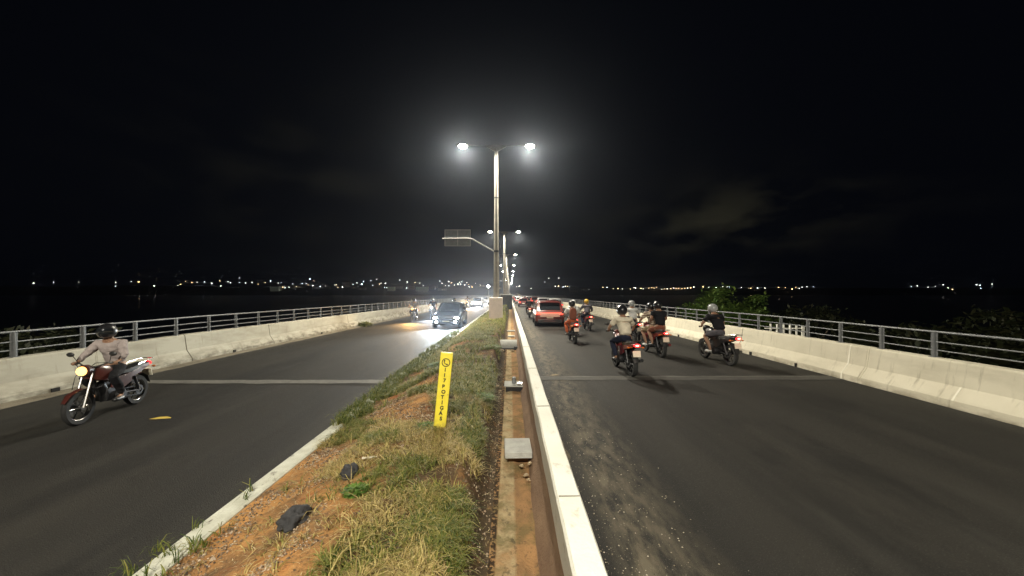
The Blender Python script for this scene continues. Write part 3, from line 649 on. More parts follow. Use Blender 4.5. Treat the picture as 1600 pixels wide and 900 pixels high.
MB().box((0, .04, 1.0), (1.5, .02, .035)).build('rail', white, t)

# ------------------------------------------------------------------ motorcycles
skinm = mat('skin', (.28, .16, .10), (.24, .13, .08), rough=.55, scale=20)
redlens = emit('lit_tail_lamp', (1, .02, .03), 2.6); redhot = emit('tail_lamp_core', (1, .30, .18), 8); amb = emit('amber_reflector', (.5, .13, .02), .05)
platem = mat('number_plate', (.70, .66, .52), (.6, .56, .44), rough=.5, scale=20)
headw = emit('headlamp_warm', (1, .58, .17), 2.6); headc = emit('headlamp_white', (.9, .97, 1.0), 30)
def paint(name, c): return mat('paint_'+name, c, tuple(x*.85 for x in c), rough=.3, coat=.6, scale=3)
def wheel(y, r, t, w=.045):
    wh = MB().lathe([(r-.085, -w*.9), (r-.02, -w), (r, -w*.4), (r, w*.4), (r-.02, w), (r-.085, w*.9)], (0, 0, 0), 'x', 28, True); 
    o = empty('wheel', (0, y, r)); o.parent = t; wh.build('tyre', rubber, o)
    rm = MB().lathe([(r-.095, -w*.55), (r-.075, -w*.8), (r-.075, w*.8), (r-.095, w*.55)], (0, 0, 0), 'x', 28, True)
    rm.lathe([(.045, -.07), (.05, -.03), (.05, .03), (.045, .07)], (0, 0, 0), 'x', 14)
    for k in range(6):
        a = k*PI/3; rm.tube([(0, .04*math.cos(a), .04*math.sin(a)), (0, (r-.09)*math.cos(a), (r-.09)*math.sin(a))], .011, 6)
    rm.build('rim', chrome, o); return o
def motorcycle(x, y, rz, label, pm, front=None, tail=True, box=False):
    t = empty('motorcycle', (x, y, gz(y)+.004), rz); tag(t, label, 'motorcycle')
    wheel(-.62, .30, t, .05); wheel(.64, .30, t, .042)
    b = MB().quadloft([[(s*w, yy, z) for s, z in ((-1, z0), (-1.0, z1), (-.6, z2), (.6, z2), (1.0, z1), (1, z0))] for yy, w, z0, z1, z2 in ((.52, .03, .78, .86, .92), (.38, .12, .72, .90, .97), (.15, .15, .66, .88, .96), (-.08, .09, .62, .78, .80))], True)
    b.build('fuel_tank', pm, t, .01, 50)
    MB().quadloft([[(s*w, yy, z) for s, z in ((-1, z0), (-.9, z1), (.9, z1), (1, z0))] for yy, w, z0, z1 in ((-.05, .08, .72, .79), (-.3, .13, .72, .795), (-.6, .12, .76, .835), (-.78, .09, .80, .86))], True).build('seat', mat('seat_vinyl', (.02, .02, .02), rough=.6), t, .01, 50)
    MB().quadloft([[(s*w, yy, z) for s, z in ((-1, z0), (-1, z1), (1, z1), (1, z0))] for yy, w, z0, z1 in ((-.2, .12, .58, .71), (-.5, .13, .64, .755), (-.84, .085, .74, .83), (-.95, .06, .78, .83))], True).build('tail_fairing', pm, t, .012, 50)
    e = MB().box((0, .02, .40), (.20, .34, .24)).lathe([(.10, -.17), (.10, .17)], (0, -.08, .34), 'x', 16).tube([(0, .12, .45), (0, .25, .62)], .09, 10)
    e.build('engine', darkmet, t, .012)
    f = MB().tube([(0, .46, .98), (0, .30, .62), (0, .18, .28)], .022, 8).tube([(0, .40, .80), (0, 0, .66), (0, -.5, .70), (0, -.85, .78)], .02, 8)
    for s in (-1, 1): f.tube([(s*.06, -.2, .34), (s*.09, -.62, .30)], .02, 8).tube([(s*.09, -.58, .32), (s*.10, -.42, .70)], .026, 8)
    f.build('frame', darkmet, t)
    k = MB()
    for s in (-1, 1): k.tube([(s*.075, .64, .30), (s*.075, .44, .95)], [.024, .02], 8)
    k.build('fork', chrome, t)
    MB().tube([(-.36, .30, 1.02), (-.22, .34, 1.03), (-.08, .42, .97), (.08, .42, .97), (.22, .34, 1.03), (.36, .30, 1.02)], .013, 8).build('handlebar', blackp, t)
    for s in (-1, 1):
        MB().tube([(s*.27, .32, 1.03), (s*.38, .295, 1.02)], .019, 8).build('grip', rubber, t)
        mr = MB().tube([(s*.24, .34, 1.03), (s*.30, .38, 1.18)], .006, 6).ball((s*.33, .385, 1.20), (.065, .02, .042), 12, 6); mr.build('mirror', blackp, t)
        MB().tube([(s*.05, -.84, .74), (s*.17, -.86, .74)], .008, 6).ball((s*.18, -.87, .74), (.035, .025, .022), 10, 6).build('turn_signal', amb, t)
        MB().tube([(s*.10, .0, .30), (s*.26, -.02, .30)], .014, 6).build('footrest', rubber, t)
    MB().quadloft([[(sx*.05*w, .64+math.sin(a)*.335, .30+math.cos(a)*.335+dz) for sx, dz in ((-1, -.012), (0, .006), (1, -.012))] for a, w in ((-1.0, .7), (-.5, 1), (0, 1), (.6, 1), (1.1, .6))]).build('front_mudguard', pm, t)
    MB().quadloft([[(sx*.07*w, -.62-math.sin(a)*.345, .32+math.cos(a)*.345+dz) for sx, dz in ((-1, -.02), (0, .006), (1, -.02))] for a, w in ((-.2, .9), (.3, 1), (.8, 1), (1.35, .8))]).build('rear_mudguard', blackp, t)
    MB().tube([(.11, .18, .30), (.14, -.1, .26), (.16, -.35, .32), (.17, -.82, .42)], [.02, .022, .042, .045], 10).build('exhaust', chrome, t)
    tl = MB().ball((0, -.955, .80), (.085, .035, .042), 12, 6).build('tail_lamp', redlens, t)
    if tail: MB().ball((0, -.985, .80), (.045, .012, .02), 10, 6).build('bulb', redhot, tl)
    MB().box((0, -.945, .60), (.185, .012, .145), Matrix.Translation((0, -.945, .60)) @ Matrix.Rotation(R(-14), 4, 'X') @ Matrix.Translation((0, .945, -.60))).build('number_plate', platem, t)
    hd = MB().lathe([(.03, 0), (.10, .02), (.105, .10), (.085, .125)], (0, .46, .93), 'y', 16).build('headlamp_shell', pm, t)
    MB().lathe([(.082, .0), (.075, .02), (.03, .028)], (0, .585, .93), 'y', 16).build('headlamp_lens', front or mat('clear_lens', (.5, .5, .5), rough=.1), hd)
    cb = MB()
    for s in (-1, 1): cb.tube([(s*.22, .36, 1.04), (s*.16, .52, 1.06), (s*.05, .54, .95), (s*.03, .45, .80)], .006, 5)
    cb.tube([(.10, .64, .62), (.12, .56, .82), (.08, .50, .95)], .005, 5); cb.build('cables', blackp, t)
    MB().lathe([(.045, -.004), (.13, -.004), (.13, .004), (.045, .004)], (.062, .64, .30), 'x', 22, True).build('brake_disc', chrome, t)
    MB().lathe([(.06, -.006), (.10, -.006), (.10, .006), (.06, .006)], (-.075, -.62, .30), 'x', 20, True).tube([(-.075, -.62, .39), (-.075, -.1, .43)], .011, 5).tube([(-.075, -.62, .21), (-.075, -.1, .27)], .011, 5).build('chain', darkmet, t)
    rk = MB()
    for s in (-1, 1): rk.tube([(s*.13, -.5, .84), (s*.14, -.72, .88), (s*.10, -.98, .90)], .010, 6)
    rk.tube([(-.10, -.98, .90), (.10, -.98, .90)], .010, 6); rk.build('grab_rail', chrome, t)
    for s in (-1, 1): MB().quadloft([[(s*(.105+d), yy, z) for z in (z0, z1)]+[(s*(.085+d), yy, z) for z in (z1, z0)] for yy, z0, z1, d in ((.10, .52, .66, 0), (-.12, .44, .70, .02), (-.36, .54, .72, .02))], True).build('side_panel', pm, t, .006)
    if box: MB().box((0, -.82, 1.07), (.42, .40, .40)).build('cargo_box', mat('cargo_box_red', (.35, .05, .03), rough=.5), t, .02)
    return t
def spot(x, y, z, tgt, w, col, size=60, soft=.06, blend=.6):
    ld = bpy.data.lights.new('vehicle_light', 'SPOT'); ld.energy = w; ld.spot_size = R(size); ld.spot_blend = blend; ld.shadow_soft_size = soft; ld.color = col
    o = bpy.data.objects.new('vehicle_light', ld); COL.objects.link(o); o.location = (x, y, z); o.rotation_euler = (Vector(tgt)-Vector((x, y, z))).to_track_quat('-Z', 'Y').to_euler(); return o
def glow(x, y, z, w, col, soft=.05):
    ld = bpy.data.lights.new('tail_light', 'POINT'); ld.energy = w; ld.shadow_soft_size = soft; ld.color = col
    o = bpy.data.objects.new('tail_light', ld); COL.objects.link(o); o.location = (x, y, z)

# ------------------------------------------------------------------ riders
def skin_obj(name, J, E, m, parent=None, sub=2, root=0, fold=0):
    names = list(J); me = bpy.data.meshes.new(name); me.from_pydata([J[k][0] for k in names], [(names.index(a), names.index(b)) for a, b in E], [])
    o = bpy.data.objects.new(name, me); COL.objects.link(o); o.modifiers.new('skin', 'SKIN'); s_ = o.modifiers.new('sub', 'SUBSURF'); s_.levels = sub; s_.render_levels = sub
    for i, k in enumerate(names):
        sv = me.skin_vertices[0].data[i]; r = J[k][1]; sv.radius = r if isinstance(r, tuple) else (r, r); sv.use_root = (i == root)
    dg = bpy.context.evaluated_depsgraph_get(); m2 = bpy.data.meshes.new_from_object(o.evaluated_get(dg)); bpy.data.objects.remove(o)
    m2.materials.clear(); m2.materials.append(m)
    if fold:
        for v in m2.vertices:
            q = v.co; w = noise.noise(Vector((q.x*9, q.y*9, q.z*16)))+.5*noise.noise(Vector((q.x*22+3, q.y*22, q.z*34))); v.co = q+v.normal*w*fold
    for p_ in m2.polygons: p_.use_smooth = True
    m2.name = name; q = bpy.data.objects.new(name, m2); COL.objects.link(q)
    if parent: q.parent = parent
    return q
def fabric(name, c): return mat('cloth_'+name, c, tuple(x*.75 for x in c), rough=.9, scale=9, bump=.3, bscale=25, spec=.2)
def striped(name, a, b_):
    m = mat('cloth_'+name, a, a, rough=.9, spec=.2)
    def f(t):
        co = N(t, 'ShaderNodeTexCoord'); w = N(t, 'ShaderNodeTexWave', wave_type='BANDS', bands_direction='Z'); w.inputs['Scale'].default_value = 5.5; w.inputs['Distortion'].default_value = .4
        t.links.new(co.outputs['Object'], w.inputs['Vector']); r = N(t, 'ShaderNodeMapRange'); r.inputs['From Min'].default_value = .45; r.inputs['From Max'].default_value = .55; t.links.new(w.outputs['Fac'], r.inputs[0]); return r.outputs[0]
    mix_by(m, b_, f); return m
def rider(x, y, rz, label, shirt, trousers, helmet, pose='driver', backpack=None, lean=0., shorts=False, visor=True, full=True, dz=0, shoes=None, armbare=True, group=None):
    py_ = -.17 if pose == 'driver' else -.56; pz_ = .90 if pose == 'driver' else .95
    f = lean
    J = {}
    def A(k, p, r): J[k] = ((p[0], p[1], p[2]), r)
    A('pelvis', (0, py_, pz_), (.125, .10)); A('waist', (0, py_+.05+.2*f, pz_+.17), (.10, .085)); A('chest', (0, py_+.12+.55*f, pz_+.36-.05*f), (.118, .098)); A('neckb', (0, py_+.17+.8*f, pz_+.50-.1*f), (.068, .060))
    A('neck', (0, py_+.20+.88*f, pz_+.565-.12*f), .052); A('head', (0, py_+.235+.92*f, pz_+.66-.14*f), (.078, .088)); A('crown', (0, py_+.225+.92*f, pz_+.745-.14*f), (.06, .07))
    sh = J['neckb'][0]
    E = [('pelvis', 'waist'), ('waist', 'chest'), ('chest', 'neckb'), ('neckb', 'neck'), ('neck', 'head'), ('head', 'crown')]
    for s, q in ((-1, 'l'), (1, 'r')):
        S0 = (s*.185, sh[1]-.015, sh[2]-.045)
        if pose == 'driver': el = (s*.335, (sh[1]+.33)/2-.03, 1.13-.02*f); wr = (s*.325, .235, 1.045); hd = (s*.325, .30, 1.035)
        else: el = (s*.25, py_+.16, pz_+.26); wr = (s*.20, py_+.36, pz_+.13); hd = (s*.18, py_+.43, pz_+.11)
        A('sh'+q, S0, (.062, .062)); A('el'+q, el, .043); A('wr'+q, wr, .028); A('ha'+q, hd, (.036, .022))
        E += [('neckb', 'sh'+q), ('sh'+q, 'el'+q), ('el'+q, 'wr'+q), ('wr'+q, 'ha'+q)]
        hp = (s*.10, py_+.03, pz_-.02); kn = (s*.235, py_+.44, pz_-.17+.02); an = (s*.20, py_+.17 if pose == 'driver' else py_+.16, .36 if pose == 'driver' else .42); toe = (s*.215, an[1]+.17, an[2]-.055)
        A('hp'+q, hp, .095); A('kn'+q, kn, .062); A('ca'+q, ((kn[0]+an[0])/2, (kn[1]+an[1])/2-.03, (kn[2]+an[2])/2+.03), .056); A('an'+q, an, .034); A('to'+q, toe, (.028, .022))
        E += [('pelvis', 'hp'+q), ('hp'+q, 'kn'+q), ('kn'+q, 'ca'+q), ('ca'+q, 'an'+q), ('an'+q, 'to'+q)]
    o = skin_obj('person', J, E, skinm)
    # fingers wrapped round the grips, and a nose, added to the same mesh
    fb = MB()
    for s, q in ((-1, 'l'), (1, 'r')):
        hx, hy, hz = J['ha'+q][0]
        for k in range(4):
            xx = hx+(k-1.5)*.019; L_ = (.9, 1.0, .96, .8)[k]
            if pose == 'driver': fb.tube([(xx, hy-.01, hz+.012), (xx, hy+.028*L_, hz+.008), (xx, hy+.034*L_, hz-.022), (xx, hy+.010, hz-.034)], [.010, .0095, .009, .007], 6)
            else: fb.tube([(xx, hy, hz+.006), (xx, hy+.035*L_, hz-.002), (xx, hy+.065*L_, hz-.014), (xx, hy+.085*L_, hz-.03)], [.010, .0095, .009, .007], 6)
        fb.tube([(hx-s*.025, hy-.02, hz), (hx-s*.048, hy+.005, hz-.012), (hx-s*.045, hy+.022, hz-.03)], [.012, .011, .008], 6)
    h = J['head'][0]; fb.tube([(0, h[1]+.085, h[2]+.02), (0, h[1]+.108, h[2]-.012), (0, h[1]+.088, h[2]-.02)], [.008, .013, .010], 6)
    for s in (-1, 1): fb.ball((s*.032, h[1]+.078, h[2]+.022), .011, 8, 6)
    bm = bmesh.new(); bm.from_mesh(o.data); m2 = bpy.data.meshes.new('x'); m2.from_pydata(fb.v, [], fb.f); bm.from_mesh(m2)
    for fc in bm.faces: fc.smooth = True
    bm.to_mesh(o.data); bm.free(); bpy.data.meshes.remove(m2)
    o.location = (x, y, gz(y)+dz); o.rotation_euler = (0, 0, rz); tag(o, label, 'person', group)
    def sub(keys, grow, extra=None):
        K = {}
        for k in keys:
            r = J[k][1]; r = r if isinstance(r, tuple) else (r, r); K[k] = (J[k][0], (r[0]+grow, r[1]+grow))
        if extra: K.update(extra)
        return K, [e for e in E if e[0] in K and e[1] in K]
    K, E2 = sub(['pelvis', 'waist', 'chest', 'neckb', 'shl', 'shr'], .028); K['waist'] = (J['waist'][0], (.158, .13)); K['chest'] = (J['chest'][0], (.190, .155)); K['neckb'] = (J['neckb'][0], (.118, .105)); K['pelvis'] = ((0, py_, pz_+.03), (.182, .152))
    for q in 'lr':
        e0 = Vector(J['sh'+q][0]); e1 = Vector(J['el'+q][0]); w1 = Vector(J['wr'+q][0])
        if armbare: pt = e0.lerp(e1, .75); K['sl'+q] = (tuple(pt), .066); E2.append(('sh'+q, 'sl'+q))
        else: K['sl'+q] = (tuple(e1), .060); K['cu'+q] = (tuple(e1.lerp(w1, .9)), .043); E2 += [('sh'+q, 'sl'+q), ('sl'+q, 'cu'+q)]
    skin_obj('shirt', K, E2, shirt, o, 3, fold=.016)
    K, E2 = sub(['pelvis', 'hpl', 'hpr', 'knl', 'knr'], .014)
    K['pelvis'] = ((0, py_+.01, pz_-.01), (.15, .125)); K['belt'] = ((0, py_+.03, pz_+.10), (.145, .118)); E2.append(('pelvis', 'belt')); K['rear'] = ((0, py_-.05, pz_-.04), (.10, .08)); E2.append(('pelvis', 'rear'))
    if not shorts:
        for q in 'lr': K['ca'+q] = (J['ca'+q][0], .072); K['an'+q] = (tuple(Vector(J['an'+q][0])+Vector((0, 0, .03))), .058); E2 += [('kn'+q, 'ca'+q), ('ca'+q, 'an'+q)]
    else:
        for q in 'lr': K['kn'+q] = (tuple(Vector(J['hp'+q][0]).lerp(Vector(J['kn'+q][0]), .85)), .088)
    skin_obj('trousers', K, E2, trousers, o, 3, fold=.012)
    for q in 'lr':
        a_ = Vector(J['an'+q][0]); t_ = Vector(J['to'+q][0]); skin_obj('shoe', {'a': (tuple(a_+Vector((0, -.03, -.04))), (.056, .052)), 'b': (tuple(t_+Vector((0, -.05, .0))), (.058, .048)), 'c': (tuple(t_+Vector((0, .05, 0))), (.052, .04))}, [('a', 'b'), ('b', 'c')], shoes or blackp, o, 1)
    # helmet: a shell with a face opening, a visor and a chin bar
    hc = Vector(h)+Vector((0, .0, .035)); hb = MB(); rings = []
    for i in range(13):
        th = PI*(.02+.80*i/12); rings.append([])
        for k in range(25):
            ph = 2*PI*k/24; nx, ny, nz_ = math.sin(th)*math.sin(ph), math.sin(th)*math.cos(ph), math.cos(th)
            rings[-1].append((hc[0]+.132*nx, hc[1]+.158*ny*(1.04 if ny > 0 else 1), hc[2]+.138*nz_))
    hb.quadloft(rings[::1])
    hl = hb.build('helmet', helmet, o, 0, 60); so = hl.modifiers.new('thick', 'SOLIDIFY'); so.thickness = .012; so.offset = 0
    if visor:
        vb = MB(); rings = []
        for i in range(6):
            th = PI*(.36+.26*i/5); rings.append([(hc[0]+.139*math.sin(th)*math.sin(ph), hc[1]+.172*math.sin(th)*math.cos(ph), hc[2]+.139*math.cos(th)) for ph in [R(-75+150*k/14) for k in range(15)]])
        vb.quadloft(rings).build('visor', cglass, hl)
    if backpack:
        c = J['chest'][0]; pk = MB().quadloft([[(s*w, c[1]-.11-d, z+c[2]) for s, d in ((-1, .0), (-.8, .14), (0, .17), (.8, .14), (1, .0))] for w, z in ((.12, -.30), (.16, -.22), (.16, .02), (.13, .12), (.05, .16))], True); pk.build('backpack', backpack, o, .01, 50)
        st = MB()
        for s in (-1, 1): st.tube([(s*.09, c[1]-.13, c[2]+.10), (s*.12, c[1]-.04, c[2]+.185), (s*.12, c[1]+.12, c[2]+.12), (s*.13, c[1]+.13, c[2]-.08)], .018, 6)
        st.build('backpack_strap', blackp, o)
    return o
C_black = fabric('black', (.012, .012, .014)); C_beige = fabric('beige', (.64, .58, .46)); C_navy = fabric('navy', (.015, .018, .035)); C_white = fabric('white', (.68, .68, .66)); C_grey = fabric('grey', (.10, .095, .11)); C_orange = fabric('orange', (.50, .12, .05)); C_khaki = fabric('khaki', (.30, .22, .13)); C_brown = fabric('brown', (.22, .08, .05)); C_stripe = striped('striped', (.62, .55, .42), (.14, .06, .05)); C_pink = fabric('dusty', (.36, .31, .30))
H_black = paint('helmet_black', (.012, .012, .014)); H_silver = paint('helmet_silver', (.30, .31, .31)); H_white = paint('helmet_white', (.6, .6, .6)); H_yellow = paint('helmet_yellow', (.55, .34, .03))
RED = paint('red', (.18, .008, .008)); BLK = paint('black', (.012, .012, .013)); ORG = paint('orange', (.42, .10, .02)); WHT = paint('white', (.55, .55, .55)); DKB = paint('maroon', (.12, .015, .03))
wsh = mat('white_shoe', (.6, .6, .58), rough=.6)
# right carriageway, riding away from the camera
motorcycle(2.97, 10.05, R(2), 'red-tailed motorcycle nearest on the right carriageway, ridden by the beige-shirted rider', RED)
o = rider(2.97, 10.05, R(2), 'rider in beige t-shirt, dark trousers and dark helmet, nearest on the right carriageway', C_beige, C_navy, H_black, lean=.08)
q = textmesh('|||', .03, mat('faded_print', (.12, .11, .1), rough=.9), o, (0, -.235, 1.27), rot=(R(78), 0, 0), name='shirt_print'); q.data.transform(Matrix.Rotation(PI/2, 4, 'Z')); q.scale = (3.2, 1, 1)
motorcycle(4.75, 12.75, R(3), 'red motorcycle carrying two people, left of the dark-shirted solo rider', RED)
rider(4.75, 12.85, R(3), 'front rider in striped shirt on the motorcycle carrying two people', C_stripe, C_khaki, H_black, shorts=True, shoes=wsh, lean=.05)
rider(4.77, 12.78, R(3), 'passenger in black shirt behind the striped-shirt rider', C_black, C_brown, H_black, pose='passenger', shorts=True)
motorcycle(5.15, 16.2, 0, 'motorcycle mostly hidden beyond the two-person motorcycle', BLK)
rider(5.15, 16.2, 0, 'rider in white shirt beyond the two-person motorcycle', C_white, C_navy, H_silver)
motorcycle(6.12, 11.35, R(4), 'motorcycle with bright red tail lamp close to the right parapet', BLK)
rider(6.12, 11.35, R(4), 'rider in black shirt and silver helmet close to the right parapet', C_black, C_grey, H_silver, lean=.16, shorts=True, shoes=wsh)
motorcycle(2.60, 16.1, R(1), 'orange motorcycle just right of and behind the red SUV', ORG)
rider(2.60, 16.1, R(1), 'rider in orange trousers with backpack, just right of the red SUV', C_white, C_orange, H_black, backpack=C_brown)
motorcycle(3.12, 18.9, R(-2), 'white motorcycle between the SUV and the backpack rider', WHT)
rider(3.12, 18.9, R(-2), 'rider in white jacket and white helmet right beside the SUV', C_white, C_white, H_white, armbare=False, lean=.1)
motorcycle(4.25, 21.3, R(2), 'maroon motorcycle right of the white-jacketed rider', DKB)
rider(4.25, 21.3, R(2), 'rider in dark grey top and yellow helmet right of the white-jacketed rider', C_grey, C_navy, H_yellow, armbare=False)
motorcycle(1.65, 33, 0, 'dark motorcycle ahead of the SUV, on its left', BLK)
rider(1.65, 33, 0, 'rider in dark clothes ahead of the SUV, on its left', C_black, C_black, H_black)
for x, y in ((2.97, 9.0), (4.75, 11.72), (6.12, 10.3), (2.6, 15.05), (4.25, 20.25)): glow(x, y-.05, .84+gz(y), .6, (1, .05, .03))
# left carriageway, coming towards the camera
lbm = motorcycle(-6.85, 6.62, R(173), 'dull maroon motorcycle with lit yellow headlamp coming along the left carriageway, nearest the camera', paint('dull_maroon', (.07, .018, .014)), front=headw)
lbr = rider(-6.85, 6.62, R(173), 'oncoming rider in dusty jacket and black helmet on the nearest left-hand motorcycle', C_pink, C_black, H_black, armbare=False)
for o in (lbm, lbr): o.scale = (.89, .89, .89); o.rotation_euler.z = R(190)
motorcycle(-7.1, 28.5, R(180), 'oncoming motorcycle with orange glowing headlamp beside the left parapet', BLK, front=headw)
rider(-7.1, 28.5, R(180), 'oncoming rider beside the left parapet, behind the orange headlamp', C_grey, C_black, H_black)
motorcycle(-6.3, 31.5, R(180), 'oncoming motorcycle with white headlamp between the orange headlamp and the dark car', BLK, front=headc)
rider(-6.3, 31.5, R(180), 'oncoming rider between the orange headlamp and the dark car', C_black, C_black, H_silver)
motorcycle(-4.05, 28, R(180), 'motorcycle mostly hidden behind the dark oncoming car', BLK)
rider(-4.05, 28, R(180), 'rider whose helmet shows above the dark oncoming car', C_black, C_black, H_black)
motorcycle(-6.2, 56, R(180), 'distant oncoming motorcycle with orange headlamp, left of the bright white headlamps', BLK, front=headw)
rider(-6.2, 56, R(180), 'distant oncoming rider left of the bright white headlamps', C_grey, C_black, H_black)

# ------------------------------------------------------------------ cars
def car(x, y, rz, label, body, L=4.2, W=1.78, H=1.5, sw=.95, hatch=True, name='car', cat='car', lit='rear', hl=None, rack=False, tail=True):
    t = empty(name, (x, y, gz(y)+.004), rz); tag(t, label, cat)
    h = L/2; hw = W/2; belt = H*.62; gc = .24
    # stations: (y, bottom, side half-width, belt z, roof half-width, roof z)
    st = [(-h, .42, .80, belt*.70, .72, belt*.72), (-h+.05, .30, .95, belt*.92, .86, belt*.96), (-h+.14, gc, .985, belt, .86, belt+.02), (-h+.38, gc, 1, belt, .80, H-.10) if hatch else (-h+.7, gc, 1, belt, .84, belt+.03),
          (-h+.62, gc, 1, belt, .77, H-.02) if hatch else (-h+1.15, gc, 1, belt, .77, H-.04), (-.1, gc, 1, belt, .76, H), (h-1.95, gc, 1, belt-.01, .77, H-.05), (h-1.08, gc, 1, belt-.03, .86, belt+.03), (h-.55, gc, .97, belt-.10, .84, belt-.04), (h-.12, .26, .90, belt-.22, .78, belt-.17), (h, .34, .78, belt-.34, .66, belt-.32)]
    rings = []
    for yy, z0, ws, zb, wr, zr in st:
        s_ = [(.0, z0), (ws*.80, z0), (ws*.97, z0+.10), (ws, z0+(zb-z0)*.45), (ws*.985, z0+(zb-z0)*.8), (ws*.95, zb), (ws*.93, zb+.015), (wr+.02, zr-.06 if zr > zb+.12 else zr-.012), (wr*.9, zr-.01 if zr > zb+.12 else zr), (wr*.5, zr+.015), (0, zr+.022)]
        pts = [(hw*a, yy, b_) for a, b_ in s_]; pts += [(-q[0], q[1], q[2]) for q in reversed(pts[1:-1])]; rings.append(pts)
    n = len(rings[0]); V = [p_ for r in rings for p_ in r]; FB = []; side = []; scr = []
    for i in range(len(rings)-1):
        for j in range(n):
            k = (j+1) % n; f = (i*n+j, i*n+k, (i+1)*n+k, (i+1)*n+j)
            cab = 3 <= i <= 6 if hatch else 4 <= i <= 6
            if j in (6, n-7) and (3 if hatch else 4) <= i <= 5: side.append((f, i)); FB.append(f)
            else: FB.append(f)
            if (i == 6 or i == (2 if hatch else 3)) and j in (8, 9, n-10, n-9): scr.append((f, i))
    FB.append(tuple(reversed(range(n)))); FB.append(tuple((len(rings)-1)*n+j for j in range(n)))
    me = bpy.data.meshes.new('body'); me.from_pydata(V, [], FB); me.materials.append(body); bo = link('body', me, t, 0, 30)
    def panel(name_, faces, off=.006, shrink=.93, m=cglass):
        # a window a few mm proud of the body over the given faces
        vs = sorted(set(i for f in faces for i in f)); c = sum((Vector(V[i]) for i in vs), Vector())/len(vs)
        nn = Vector()
        for f in faces:
            a, b_, c_ = (Vector(V[f[k]]) for k in (0, 1, 2)); q = (b_-a).cross(c_-a); 
            nn += q.normalized() if q.length > 1e-9 else Vector()
        nn.normalize(); out_ = c-Vector((0, 0, .8*H*.8)); 
        if nn.dot(c-Vector((0, 0 if abs(nn.x) > .5 else 0, H*.5))) < 0: nn = -nn
        P_ = [c+(Vector(V[i])-c)*shrink+nn*off for i in vs]; mp_ = {i: k for k, i in enumerate(vs)}
        m_ = bpy.data.meshes.new(name_); m_.from_pydata(P_, [], [tuple(mp_[i] for i in f) for f in faces]); m_.materials.append(m); return link(name_, m_, t, 0, 50)
    for sgn in (0, 1):
        for i in (3, 4, 5):
            fs = [f for f, ii in side if ii == i and ((f[0] % n) > n/2) == bool(sgn)]
            if fs: panel('side_window', fs, .008, .9)
    fs = [f for f, ii in scr if ii == 6]; panel('windscreen', fs, .008, .95)
    fs = [f for f, ii in scr if ii != 6]; panel('rear_window', fs, .008, .93)
    for yy in (-h+.78, h-.78):
        for s in (-1, 1):
            w = empty('wheel', (s*(hw-.10), yy, .32)); w.parent = t
            MB().lathe([(.20, -.10), (.30, -.10), (.325, -.06), (.325, .06), (.30, .10), (.20, .10)], (0, 0, 0), 'x', 22).build('tyre', rubber, w)
            MB().lathe([(.05, .095), (.20, .085), (.21, -.085), (.05, -.095)], (0, 0, 0), 'x', 22).build('rim', darkmet, w)
            MB().lathe([(.39, -.012), (.39, .012)], (s*(hw-.0), yy, .33), 'x', 24).build('wheel_arch', blackp, t)
            MB().lathe([(.32, -.012), (.32, .012)], (s*(hw+.004), yy, .325), 'x', 24).build('hub_face', rubber, t)
    MB().box((0, -h+.01, .36), (W*.82, .10, .20)).build('rear_bumper', blackp, t, .02); MB().box((0, h-.03, .34), (W*.78, .10, .18)).build('front_bumper', blackp, t, .02)
    tl = emit('car_tail_lamp', (1, .05, .03), 2.5) if tail else mat('unlit_tail_lamp', (.25, .01, .01), rough=.2)
    for s in (-1, 1):
        q = MB().box((s*hw*.78, -h+.035, belt*.84), (hw*.34, .08, .13)).build('tail_lamp', tl, t, .02)
        q = MB().ball((s*hw*.70, h-.10, belt*.68), (.16, .10, .075), 14, 8).build('headlamp', hl or mat('clear_lens', (.5, .5, .5), rough=.1), t)
        MB().ball((s*(hw+.06), h-1.45, belt+.04), (.09, .05, .065), 10, 6).build('wing_mirror', body, t)
    MB().box((0, -h-.012, belt*.62), (.40, .015, .13)).build('number_plate', platem, t)
    MB().box((0, h-.005, .42), (.40, .015, .12)).build('front_plate', platem, t)
    if rack:
        for s in (-1, 1): MB().tube([(s*hw*.72, -h+.7, H+.0), (s*hw*.72, -h+.8, H+.05), (s*hw*.72, .5, H+.05), (s*hw*.72, .6, H)], .018, 6).build('roof_rail', galv, t)
    return t
P_red = paint('metallic_red', (.10, .016, .012)); P_white = paint('car_white', (.6, .6, .58)); P_dark = paint('car_dark', (.014, .015, .017)); P_silver = paint('car_silver', (.33, .33, .33)); P_maroon = paint('car_maroon', (.16, .02, .02))
suv = car(2.48, 25.6, R(-1), 'red SUV with a light band across its tailgate, in the left lane', P_red, L=4.2, W=1.80, H=1.58, name='suv', cat='SUV', rack=True)
